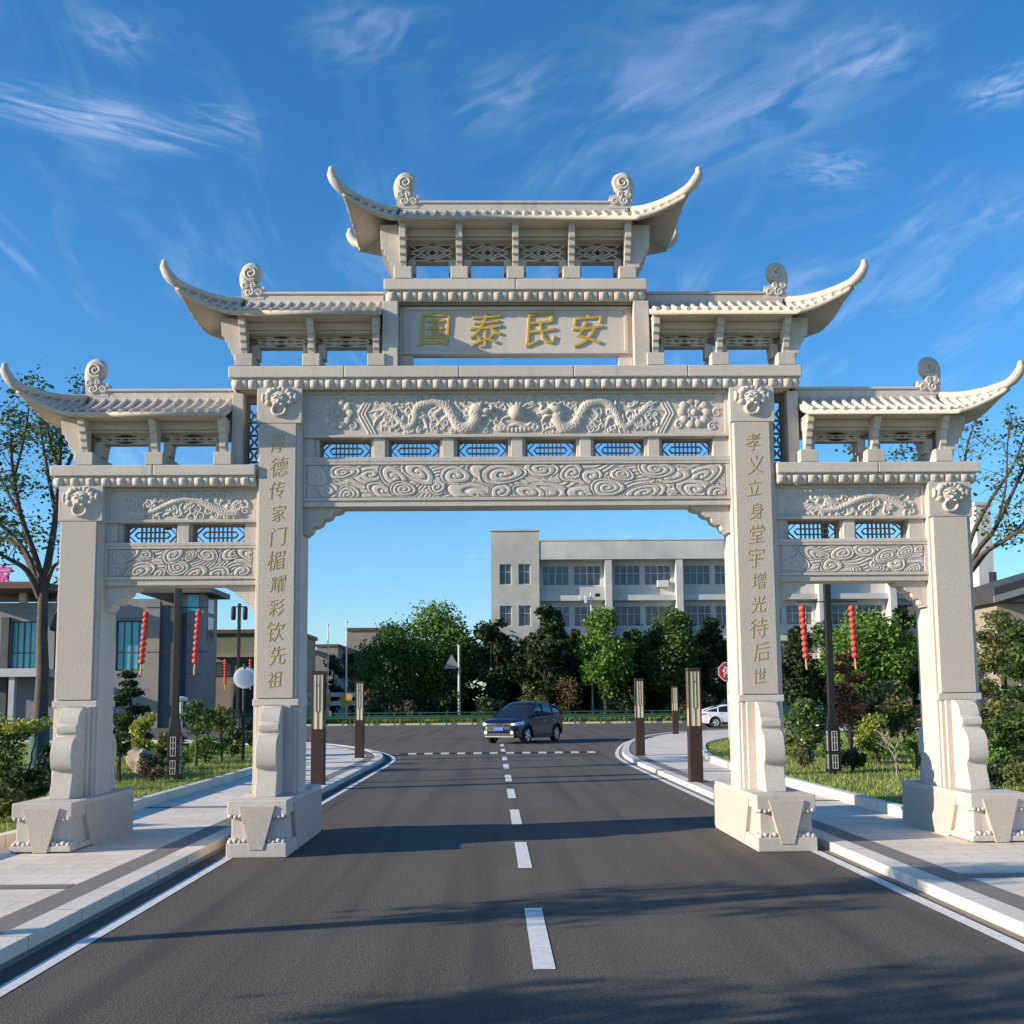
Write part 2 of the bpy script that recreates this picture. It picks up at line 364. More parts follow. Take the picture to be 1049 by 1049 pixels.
def dragon_field(zb):
    def Hf(X, Z0):
        rng = random.Random(5)
        Z = Z0 - zb                                   # 0 .. .58
        H = np.zeros(X.shape)
        for sg in (-1, 1):
            Xs = X * -sg                              # mirrored: the left half has Xs > 0 -> use xs = |x|
            j = .03 * sg
            def T(pts, r0, r1, a=1., sc=0): tube_field(H, Xs, Z, [(p[0], p[1]) for p in pts], r0, r1, a, sc)
            body = [(1.74, .36), (1.58, .22), (1.46, .10), (1.36, .17), (1.32, .32 + j), (1.2, .42), (1.06, .44), (.93, .38), (.85, .26), (.76, .11), (.62, .10), (.54, .2), (.55, .30)]
            T(body, .04, .092, .72, .10)
            # spine fins
            for k, p in enumerate(catmull(body, 4)[4:-6]):
                bump_field(H, Xs, Z, (p[0] + .05 * math.sin(k), p[1] + .075), .018, .03, .035)
            # tail plumes
            for (a, b, c) in (((1.74, .36), (1.9, .44), (2.0, .40)), ((1.7, .36), (1.82, .48), (1.9, .5)), ((1.7, .34), (1.86, .32), (1.95, .3)), ((1.72, .32), (1.85, .2), (1.9, .08)), ((1.66, .3), (1.76, .16), (1.78, .06)), ((1.62, .28), (1.68, .14), (1.66, .05))):
                T([a, b, c], .026, .010, .9)
            # legs and claws
            for (a, b, c) in (((1.0, .34), (1.08, .25), (.98, .13)), ((1.38, .2), (1.24, .22), (1.18, .10)), ((.8, .3), (.95, .22), (1.06, .1)), ((1.5, .2), (1.62, .1), (1.74, .12)), ((.7, .12), (.5, .1), (.40, .07)), ((.6, .32), (.42, .28), (.34, .18))):
                T([a, b, c], .034, .024, .95)
                for q in (-.05, 0, .05): T([c, (c[0] + q * 1.0, c[1] - .03), (c[0] + q * 1.1 - .01, c[1] - .055)], .014, .007)
            # head
            bump_field(H, Xs, Z, (.52, .34), .11, .085, .085); bump_field(H, Xs, Z, (.40, .31), .085, .05, .08); bump_field(H, Xs, Z, (.33, .34), .035, .035, .085)
            bump_field(H, Xs, Z, (.42, .24), .07, .025, .06); bump_field(H, Xs, Z, (.48, .39), .03, .025, .10)
            for (a, b, c) in (((.55, .4), (.68, .47), (.8, .5)), ((.57, .36), (.72, .40), (.86, .47)), ((.58, .32), (.7, .31), (.78, .36)), ((.57, .28), (.66, .24), (.7, .30)), ((.36, .36), (.28, .46), (.38, .5)), ((.34, .29), (.25, .25), (.3, .16)), ((.5, .42), (.56, .5), (.7, .53))):
                T([a, b, c], .024, .010)
            # flames and scroll clouds between
            for (cx, cz, r) in ((1.08, .31, .055), (1.52, .42, .06), (1.42, .44, .045), (1.68, .46, .05), (.92, .14, .045), (1.05, .08, .045), (1.3, .06, .045), (.75, .42, .05), (.9, .48, .035), (.25, .09, .045), (.16, .07, .04), (1.58, .08, .045), (1.46, .03, .035), (.86, .07, .04), (.3, .47, .03), (1.27, .27, .04), (1.0, .2, .035), (.65, .2, .04), (.45, .04, .04), (.56, .04, .035), (1.15, .12, .035), (1.84, .27, .03)):
                T(spiral_pts((cx, cz), r, 1.3, cx * 40, 1), .019, .012, 1.0)
            for k in range(95):
                c_ = (rng.uniform(.18, 1.84), rng.uniform(.04, .54)); T(spiral_pts(c_, rng.uniform(.028, .055), 1.2, rng.uniform(0, 6), rng.choice((-1, 1))), .017, .009, 1.5)
            # hexagon border and medallion
            for q in (0, .045, .09):
                T([(2.02 + q, .0), (1.93 + q, .12), (2.06 + q, .28), (1.93 + q, .45), (2.02 + q, .58)], .016, .016, .9) if 0 else None
                for a, b in (((1.86 + q, .02), (2.0 + q, .28)), ((2.0 + q, .28), (1.86 + q, .55))):
                    tube_field(H, Xs, Z, [a, b], .017, .017, .8, smooth=False)
            c = (2.36, .29)
            for k in range(10):
                a = 2 * PI * k / 10; bump_field(H, Xs, Z, (c[0] + .165 * math.cos(a), c[1] + .165 * math.sin(a)), .058, .058, .035)
                tube_field(H, Xs, Z, spiral_pts((c[0] + .10 * math.cos(a + .3), c[1] + .10 * math.sin(a + .3)), .05, 1.1, a), .016, .010, 1.2)
            bump_field(H, Xs, Z, c, .05, .05, .05)
            for (cx, cz) in ((2.16, .12), (2.6, .1), (2.6, .47), (2.16, .47), (2.66, .28)):
                T(spiral_pts((cx, cz), .06, 1.4, 1), .018, .012)
        # pearl with flames, lotus base
        bump_field(H, X, Z, (0, .29), .105, .105, .11)
        for k in range(11):
            a = PI * (-.15 + 1.3 * k / 10); ca, sa = math.cos(a), math.sin(a)
            tube_field(H, X, Z, [(.10 * ca, .29 + .1 * sa), (.17 * ca + .02 * math.sin(k * 3), .29 + .16 * sa), (.23 * ca, .29 + .235 * sa)], .024, .008, 1)
        for k in range(-4, 5): bump_field(H, X, Z, (k * .055, .06 + .006 * k * k * .3), .034, .04, .028)
        tube_field(H, X, Z, [(-.2, .16), (-.12, .1), (0, .13), (.12, .1), (.2, .16)], .028, .028, 1)
        return H * .82
    return Hf

def scroll_field(x0, x1, z0, z1, seed, n=64):
    def Hf(X, Z):
        rng = random.Random(seed); H = np.zeros(X.shape); w = x1 - x0; h = z1 - z0
        P = [(x0 + w * t, z0 + h * (.5 + .26 * math.sin(t * 9 + seed))) for t in np.linspace(.1, .9, 13)]
        tube_field(H, X, Z, P, .03, .055, .7, .1)
        for k in range(n):
            c = (x0 + w * rng.uniform(.02, .98), z0 + h * rng.uniform(.06, .94))
            tube_field(H, X, Z, spiral_pts(c, rng.uniform(.04, .075), rng.uniform(.9, 1.5), rng.uniform(0, 6), rng.choice((-1, 1))), .017, .010, 1.15)
        for k in range(34):
            c = (x0 + w * rng.uniform(.03, .97), z0 + h * rng.uniform(.08, .9)); a = rng.uniform(0, 6.28); l = rng.uniform(.05, .11)
            tube_field(H, X, Z, [c, (c[0] + l * .6 * math.cos(a), c[1] + l * .5 * math.sin(a)), (c[0] + l * math.cos(a + .4), c[1] + .8 * l * math.sin(a + .4))], .022, .008)
        return H
    return Hf

def lion_field(cx, cz):
    def Hf(X0, Z0):
        X, Z = (X0 - cx) / 1.13, (Z0 - cz) / 1.08; H = np.zeros(X.shape)
        for k in range(11):
            a = R(-25 + 230 * k / 10); bump_field(H, X, Z, (.135 * math.cos(a), .05 + .125 * math.sin(a)), .045, .045, .05)
            tube_field(H, X, Z, spiral_pts((.135 * math.cos(a), .05 + .125 * math.sin(a)), .034, 1.2, a), .013, .008, 2.6)
        bump_field(H, X, Z, (0, .03), .115, .115, .065); bump_field(H, X, Z, (-.185, .06), .035, .06, .045); bump_field(H, X, Z, (.185, .06), .035, .06, .045)
        for s in (-1, 1):
            bump_field(H, X, Z, (s * .045, .045), .022, .018, .085); tube_field(H, X, Z, [(s * .015, .065), (s * .05, .085), (s * .09, .07)], .018, .012, 4.2)
            bump_field(H, X, Z, (s * .04, -.035), .035, .025, .08)
        bump_field(H, X, Z, (0, .0), .028, .03, .095)
        ring = [(.075 * math.sin(t), -.095 - .068 * math.cos(t)) for t in np.linspace(0, 2 * PI, 17)]
        tube_field(H, X, Z, ring, .022, .022, 2.0, smooth=False)
        return H
    return Hf

# ---- pillars, plinths, drum stones
YP = 13.15                                             # front of the pillars
def text_mesh(ch, size, ext=.006, off=0.0, shear=0.0):
    cu = bpy.data.curves.new('glyph', 'FONT'); cu.body = ch; cu.size = size; cu.extrude = ext; cu.offset = off; cu.align_x = 'CENTER'; cu.align_y = 'CENTER'; cu.shear = shear
    cu.resolution_u = 3; cu.bevel_depth = ext * .35; cu.bevel_resolution = 0
    o = bpy.data.objects.new('glyph', cu); COL.objects.link(o); dg = bpy.context.evaluated_depsgraph_get(); dg.update()
    me = bpy.data.meshes.new_from_object(o.evaluated_get(dg)); bpy.data.objects.remove(o); bpy.data.curves.remove(cu)
    V = np.array([v.co for v in me.vertices]) if len(me.vertices) else np.zeros((0, 3)); Fc = [tuple(p.vertices) for p in me.polygons]; bpy.data.meshes.remove(me)
    if len(V):
        c = (V.min(0) + V.max(0)) / 2; V[:, 0] -= c[0]; V[:, 1] -= c[1]
    return V, Fc
def glyph(mb, ch, x, y, z, size, off=0, shear=0, wx=1, wz=1, ext=.006, curl=.0):
    """a character standing in the XZ plane facing -Y"""
    V, Fc = text_mesh(ch, size, ext, off, shear)
    if curl and len(V):                                # a slight brush sway so strokes are not ruled
        u = V[:, 0] / size; w = V[:, 1] / size
        V[:, 1] += size * curl * (.9 * u + 1.2 * u * u - .7 * w * u); V[:, 0] += size * curl * (.6 * w * w - .5 * w)
    mb.add([(x + p[0] * wx, y - p[2], z + p[1] * wz) for p in V], Fc)

LEFT = '厚德传家门楣耀彩钦先祖'
RIGHT = '孝义立身堂宇增光待后世'
for ip, (px_, top, w, txt) in enumerate(((-3.1, 5.93, .58, LEFT), (3.1, 5.93, .58, RIGHT), (-5.635, 4.62, .56, None), (5.665, 4.62, .56, None))):
    zb = .655
    h = w / 2; n_ = .035
    poly = [(-h, -.3 + n_), (-h + n_, -.3 + n_), (-h + n_, -.3), (h - n_, -.3), (h - n_, -.3 + n_), (h, -.3 + n_), (h, .3 - n_), (h - n_, .3 - n_), (h - n_, .3), (-h + n_, .3), (-h + n_, .3 - n_), (-h, .3 - n_)]
    mb = MB().prism([(px_ + a, YC + b) for a, b in poly], 'z', zb, top)
    hb = .5 if txt else .47                            # head block with the beast
    p = gp(mb, 'pillar', G, bevel=.008)
    mb = MB().box(px_ - h - .004, px_ + h + .004, YP - .03, YP + .65, top - hb, top); gp(mb, 'head_block', G, p, bevel=.008)
    cx, cz = px_, top - .235
    relief('lion_relief', cx - .235, cx + .235, cz - .205, cz + .215, YP - .031, lion_field(cx, cz + .01), .005, p)
    mb = MB().box(px_ - w * .43, px_ + w * .38, YP - .028, YP, 1.86, top - hb - .005)
    gp(mb, 'inscription_tablet' if txt else 'plain_tablet', GR, p, bevel=.006)
    mb = MB().box(px_ - w * .5 - .003, px_ + w * .5 + .003, YP - .02, YP + .62, 1.765, 1.85); gp(mb, 'collar', G, p, bevel=.008)
    if txt:
        for k, ch in enumerate(txt):
            mb = MB(); glyph(mb, ch, px_ + .015 * math.sin(k * 2.3) - .005, YP - .029, 5.155 - k * .306, .255 + .025 * math.sin(k * 1.7), off=-.0042, shear=.16, wx=.86, curl=.12, ext=.0022)
            gp(mb, 'character', M['gold_worn'], p)
    # plinth
    W = .35; f0, f1 = (12.27, 14.66) if txt else (12.22, 14.27); z0 = 0.002 if txt else .102; cxp = {0: -3.115, 1: 3.13, 2: -5.60, 3: 5.66}[ip]
    cap0, b1 = .49, .17
    mb = MB().box(cxp - W, cxp + W, f0, f1, cap0, .66)
    mb.box(cxp - W - .004, cxp + W + .004, f0 - .012, f1 + .012, z0, b1)
    mb.box(cxp - W + .04, cxp + W - .04, f0 + .05, f1 - .05, b1, cap0)
    pl = gp(mb, 'plinth', G, bevel=.012)
    mb = MB()
    for (yy, d) in ((f0, -1), (f1, 1)):
        y_in = yy - d * .07
        mb.prism([(cxp - .215, .60), (cxp + .215, .60), (cxp + .08, .09), (cxp - .08, .09)], 'y', yy + d * .022, y_in)
    for s in (-1, 1):
        xo = cxp + s * W
        mb.prism([(f0 + .36, .60), (f1 - .02, .60), (f1 - .02, .04), (f0 + .66, .04), (f0 + .54, .20)], 'x', xo + s * .012, xo - s * .07)
    gp(mb, 'draped_cloth_carving', GR, pl, bevel=.006, fixn=True)
    for zr_, sz, dz in ((cap0 - .008, .033, -.012), (b1 + .008, .038, .014)):
        mb = MB(); xr_, ya_, yb_ = W - .038, f0 + .038, f1 - .038
        mb.box(cxp - xr_, cxp + xr_, ya_, ya_ + .03, zr_ - .02, zr_ + .02).box(cxp - xr_, cxp + xr_, yb_ - .03, yb_, zr_ - .02, zr_ + .02).box(cxp - xr_, cxp - xr_ + .03, ya_ + .03, yb_ - .03, zr_ - .02, zr_ + .02).box(cxp + xr_ - .03, cxp + xr_, ya_ + .03, yb_ - .03, zr_ - .02, zr_ + .02)
        for s in (-1, 1):
            for (yy, d) in ((f0, -1), (f1, 1)):
                for k in range(4): mb.ball((cxp + s * (W - .04 - .056 * k), yy - d * .024, zr_ + dz * (k % 2)), (sz, .036, sz * .85), 8, 6)
                for k in range(3): mb.ball((cxp + s * (W - .022), yy - d * (.05 + .06 * k), zr_ + dz * (k % 2)), (.028, sz, sz * .8), 8, 6)
        gp(mb, 'scroll_beading', G, pl, smooth=60)
    # drum stones front and back
    prof = [(0, .66), (.60, .66), (.60, .70), (.575, .78), (.53, .88), (.505, .955), (.50, 1.0), (.535, 1.005), (.575, 1.03), (.605, 1.09), (.615, 1.17), (.605, 1.25), (.565, 1.33), (.50, 1.385), (.43, 1.405), (.395, 1.41), (.395, 1.445), (.425, 1.455), (.44, 1.49), (.43, 1.535), (.395, 1.555), (.355, 1.56), (.355, 1.59), (.335, 1.65), (.29, 1.70), (.225, 1.735), (.17, 1.745), (.165, 1.765), (0, 1.765)]
    for d in (-1, 1):
        y0 = YC + d * .30
        hwd = .125; cd_ = cxp; prof2 = [(a * .76, b) for a, b in prof]
        mb = MB().prism([(y0 + d * a, b) for a, b in prof2], 'x', cd_ - hwd, cd_ + hwd)
        ds = gp(mb, 'drum_stone', G, smooth=35, bevel=.006, fixn=True)
        for s in (-1, 1):
            mb = MB(); xo = cd_ + s * (hwd - .006)
            for (cy, cz_, r_) in ((.27, 1.19, .14), (.22, .84, .10), (.15, 1.55, .08)):
                sp = spiral_pts((0, 0), r_, 1.6, 0, 1)
                mb.tube([(xo, y0 + d * (cy + q[0]), cz_ + q[1]) for q in sp], .013, 6)
            mb.bar((xo - s * .02, y0 + d * .12, .75), (xo - s * .02, y0 + d * .12, 1.6), .1, .03, (1, 0, 0))
            gp(mb, 'scroll_carving', G, ds, smooth=60)
        mb = MB().box(px_ - .2, px_ + .2, min(y0, y0 + d * .05), max(y0, y0 + d * .05), .66, 1.765); gp(mb, 'backing_slab', G, ds, bevel=.006)

# ---- cornices with a row of lotus petals
def petal_strip(mb, a, b, nrm, z0, z1, period=.2):
    """petals along the horizontal segment a->b (world xy), bulging to nrm"""
    a = np.array(a, float); b = np.array(b, float); n = np.array(nrm, float); L_ = np.linalg.norm(b - a); t = (b - a) / L_
    cnt = max(1, round(L_ / period)); per = L_ / cnt; nu = cnt * 18 + 1; P = []
    for i in range(nu):
        u = L_ * i / (nu - 1); q = (u / per) % 1.0 if i < nu - 1 else 0
        if q < .60: f = .040 * max(0, 1 - ((q - .30) / .30) ** 6) ** .5 + .010 * max(0, 1 - ((q - .30) / .16) ** 2)
        else: f = .030 * max(0, 1 - ((q - .80) / .20) ** 4) ** .5
        row = []
        for j in range(8):
            s = j / 7
            prof = -.040 * (1 - s) ** 1.6
            if j == 7: prof -= .012
            off = prof + f * min(1, s * 4 + .25) ** .5 * (1 - .35 * s ** 3)
            p = a + t * u + n * off; row.append((p[0], p[1], z0 + (z1 - z0) * s))
        P.append(row)
    mb.grid(P)
def cornice(x0, x1, yh, z0, zm, z1, label=None, endL=True, endR=True):
    yf, yb = YC - yh, YC + yh
    nb = max(2, round((x1 - x0) / 1.5)); mb = MB().box(x0 + .012, x1 - .012, yf + .012, yb - .012, zm + .01, z1 - .012)
    for k in range(nb): mb.box(x0 + (x1 - x0) * k / nb + (.0025 if k else 0), x0 + (x1 - x0) * (k + 1) / nb - (.0025 if k < nb - 1 else 0), yf, yb, zm, z1)
    mb.box(x0 + .04 * endL, x1 - .04 * endR, yf + .03, yb - .03, zm - .025, zm)
    c = gp(mb, 'cornice', G, bevel=.012)
    m2 = MB(); e = .045
    petal_strip(m2, (x0 + e * endL, yf + e), (x1 - e * endR, yf + e), (0, -1), z0, zm - .025)
    petal_strip(m2, (x1 - e * endR, yb - e), (x0 + e * endL, yb - e), (0, 1), z0, zm - .025)
    if endL: petal_strip(m2, (x0 + e, yb - e), (x0 + e, yf + e), (-1, 0), z0, zm - .025)
    if endR: petal_strip(m2, (x1 - e, yf + e), (x1 - e, yb - e), (1, 0), z0, zm - .025)
    m2.box(x0 + .13 * endL, x1 - .13 * endR, yf + .13, yb - .13, z0, zm - .027)
    gp(m2, 'petal_moulding', G, c, smooth=50)
    return c
cornice(-3.765, 3.765, .37, 5.885, 6.03, 6.185)
cornice(-1.745, 1.745, .365, 7.075, 7.22, 7.37)
cornice(-6.03, -3.395, .37, 4.60, 4.735, 4.875, endR=False)
cornice(3.395, 6.06, .37, 4.60, 4.735, 4.875, endL=False)

# ---- beams, friezes and lattice bands
YF = 13.262                                            # face of the beams
def span(x0, x1, zt, zu, zl, zd, zb, wins, ww, wh, zw, deep=.33, main=False):
    """upper frieze zu..zt, lattice band zl..zu, ledge, lower frieze zb..zd"""
    yb = YC + .165
    def beam(name, z0, z1, Hf, lab):
        mb = MB()
        if name == 'carved_frieze': mb.box(x0, x1, YF, yb, z0, z1)
        o = gp(mb, name, G, bevel=.008)
        mb = MB(); e = .05
        mb.box(x0, x1, YF - .03, YF, z1 - .035, z1).box(x0, x1, YF - .03, YF, z0, z0 + .04).box(x0, x0 + e, YF - .022, YF, z0 + .04, z1 - .035).box(x1 - e, x1, YF - .022, YF, z0 + .04, z1 - .035)
        gp(mb, 'frieze_border', G, o, bevel=.006)
        relief('relief_carving', x0 + e, x1 - e, z0 + .04, z1 - .035, YF - .002, Hf, .0065 if main else .0055, o, label=lab)
        return o
    if main:
        beam('carved_frieze', zu, zt, dragon_field(zu + .04), 'twin dragons chasing a flaming pearl')
        beam('carved_frieze', zb, zd, cloud_relief(x0, x1, zb, zd, 11, .05, (.10, .165), 30, .028), 'swirling clouds')
    else:
        beam('carved_frieze', zu, zt, scroll_field(x0 + .1, x1 - .1, zu + .03, zt - .06, 3 if x0 < 0 else 8), 'beast among scrolling clouds')
        beam('carved_frieze', zb, zd, cloud_relief(x0, x1, zb, zd, 21 if x0 < 0 else 33, .04, (.07, .12), 15, .026), 'swirling clouds')
    # ledge under the lattice, posts between, soffit lip
    mb = MB().box(x0, x1, YF - .035, yb + .02, zd, zl); gp(mb, 'ledge', G, bevel=.008)
    mb = MB().box(x0, x1, YF - .01, yb - .01, zb - .075, zb); gp(mb, 'lower_lip', G, bevel=.008)
    edges = [x0] + [v for c in wins for v in (c - ww / 2 - .02, c + ww / 2 + .02)] + [x1]
    for k in range(0, len(edges), 2):
        a, b = edges[k], edges[k + 1]
        if b - a > .02:
            mb = MB().box(a, b, YF + .055, yb - .04, zl, zu)
            mid = (a + b) / 2
            if k not in (0, len(edges) - 2): mb.box(mid - .075, mid + .075, YF + .005, YF + .055, zl, zu)
            else: mb.box(a, b, YF + .02, YF + .055, zl, zu) if b - a < .17 else mb.box(a if k else a + .0, b - .06 if k == 0 else b, YF + .02, YF + .055, zl, zu)
            gp(mb, 'dwarf_post', G, bevel=.005)
    for c in wins:
        mb = MB(); a, b = c - ww / 2, c + ww / 2; z0, z1 = zl, zu; yy = YC - .02; d = .05; t = .013
        mb.box(a - .02, a + .012, yy - .04, yy + .04, z0, z1).box(b - .012, b + .02, yy - .04, yy + .04, z0, z1)
        mb.box(a + .012, b - .012, yy - .04, yy + .04, z0, z0 + .018).box(a + .012, b - .012, yy - .04, yy + .04, z1 - .03, z1)
        zc = (z0 + z1 - .012) / 2; hh = (z1 - z0 - .048) / 2; q = ww * .27
        for zz in (zc - hh * .36, zc + hh * .36): mb.bar((c - q - .02, yy, zz), (c + q + .02, yy, zz), t, d)
        for k in range(6):
            xx = c - q * .8 + 1.6 * q * k / 5; mb.bar((xx, yy, zc - hh), (xx, yy, zc + hh), t, d - .004)
        for s in (-1, 1):
            for i0 in (0, .075):
                mb.bar((c + s * (ww / 2 - .012), yy, zc + i0), (c + s * (q + .03 + i0 * .8), yy, zc + hh), .011, d - .008)
                mb.bar((c + s * (ww / 2 - .012), yy, zc - i0), (c + s * (q + .03 + i0 * .8), yy, zc - hh), .011, d - .008)
            mb.bar((c + s * (q + .01), yy, zc - hh * .4), (c + s * (ww / 2 - .1), yy, zc), t, d - .012); mb.bar((c + s * (q + .01), yy, zc + hh * .4), (c + s * (ww / 2 - .1), yy, zc), t, d - .012)
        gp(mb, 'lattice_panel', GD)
span(-2.81, 2.81, 5.885, 5.265, 5.0, 4.935, 4.42, [-2.265 + .906 * k for k in range(6)], .64, .25, 5.13, main=True)
span(-5.36, -3.39, 4.60, 4.145, 3.885, 3.835, 3.40, [-4.80, -3.91], .66, .25, 4.0)
span(3.39, 5.385, 4.60, 4.145, 3.885, 3.835, 3.40, [3.92, 4.82], .66, .25, 4.0)

# ---- scalloped brackets under the beams
def bracket(x, s, zt, w, h):
    P = [(0, 0), (w, 0)]
    for k in range(4):
        t0 = k / 4; t1 = (k + 1) / 4
        for q in (.35, .75, 1.0):
            t = t0 + (t1 - t0) * q; cx = w * (1 - t) ; cz = -h * t ** 1.25
            bul = .028 * math.sin(PI * q)
            P.append((cx + bul * .7, cz - bul))
    P[-1] = (0.0, -h) if False else (.06, -h); P.append((0, -h))
    mb = MB().prism([(x + s * a, zt + b) for a, b in P], 'y', YF + .06, YC + .13)
    gp(mb, 'bracket', G, bevel=.005, fixn=True)
bracket(-2.81, 1, 4.345, .52, .36); bracket(2.81, -1, 4.345, .52, .36)
for (x, s) in ((-5.36, 1), (-3.39, -1), (3.39, 1), (5.385, -1)): bracket(x, s, 3.325, .42, .34)

# ---- small side posts with tall pierced panels beside the inner pillars
for s in (-1, 1):
    mb = MB().box(min(s * 3.60, s * 3.75), max(s * 3.60, s * 3.75), YC - .2, YC + .2, 4.877, 5.884); gp(mb, 'side_post', G, bevel=.008)
    mb = MB(); a, b = 3.395, 3.60; yy = YC; x0, x1 = min(s * a, s * b), max(s * a, s * b); xm = (x0 + x1) / 2
    mb.box(x0, x0 + .035, yy - .04, yy + .04, 4.878, 5.883).box(x1 - .035, x1, yy - .04, yy + .04, 4.878, 5.883).box(x0 + .035, x1 - .035, yy - .04, yy + .04, 4.878, 4.95).box(x0 + .035, x1 - .035, yy - .04, yy + .04, 5.78, 5.883)
    for zc in (5.08, 5.26, 5.44, 5.62):
        for q in (-1, 1):
            mb.tube(catmull([(xm + q * .065, yy, zc - .08), (xm + q * .015, yy, zc), (xm + q * .065, yy, zc + .08)], 4), .016, 6)
        mb.bar((x0 + .03, yy, zc - .09), (x1 - .03, yy, zc - .09), .024, .05)
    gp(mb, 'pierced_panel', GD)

# ---- sign board between its posts
for s in (-1, 1):
    mb = MB().box(min(s * 1.56, s * 1.765), max(s * 1.56, s * 1.765), YC - .34, YC + .34, 6.187, 7.074); gp(mb, 'sign_post', G, bevel=.008)
YS = 13.27
mb = MB().box(-1.555, 1.555, YS, YS + .15, 6.395, 7.06).box(-1.555, -1.37, YS + .02, YS + .13, 6.187, 6.395).box(1.37, 1.555, YS + .02, YS + .13, 6.187, 6.395)
board = gp(mb, 'signboard', G, bevel=.006)
board['label'] = 'recessed name board with four gold characters'
mb = MB().box(-1.5, 1.5, YS - .02, YS, 7.0, 7.05).box(-1.5, 1.5, YS - .02, YS, 6.40, 6.44).box(-1.5, -1.45, YS - .018, YS, 6.44, 7.0).box(1.45, 1.5, YS - .018, YS, 6.44, 7.0)
gp(mb, 'board_frame', G, board, bevel=.006)
for ch, x, sz in (('国', -1.08, .50), ('泰', -.41, .51), ('民', .315, .52), ('安', .955, .50)):
    mb = MB(); glyph(mb, ch, x, YS - .007, 6.73, sz, off=-.0028, shear=.12, wx=.92, curl=.10 if ch != '国' else .02, ext=.009)
    gp(mb, 'character', M['gold'], board)

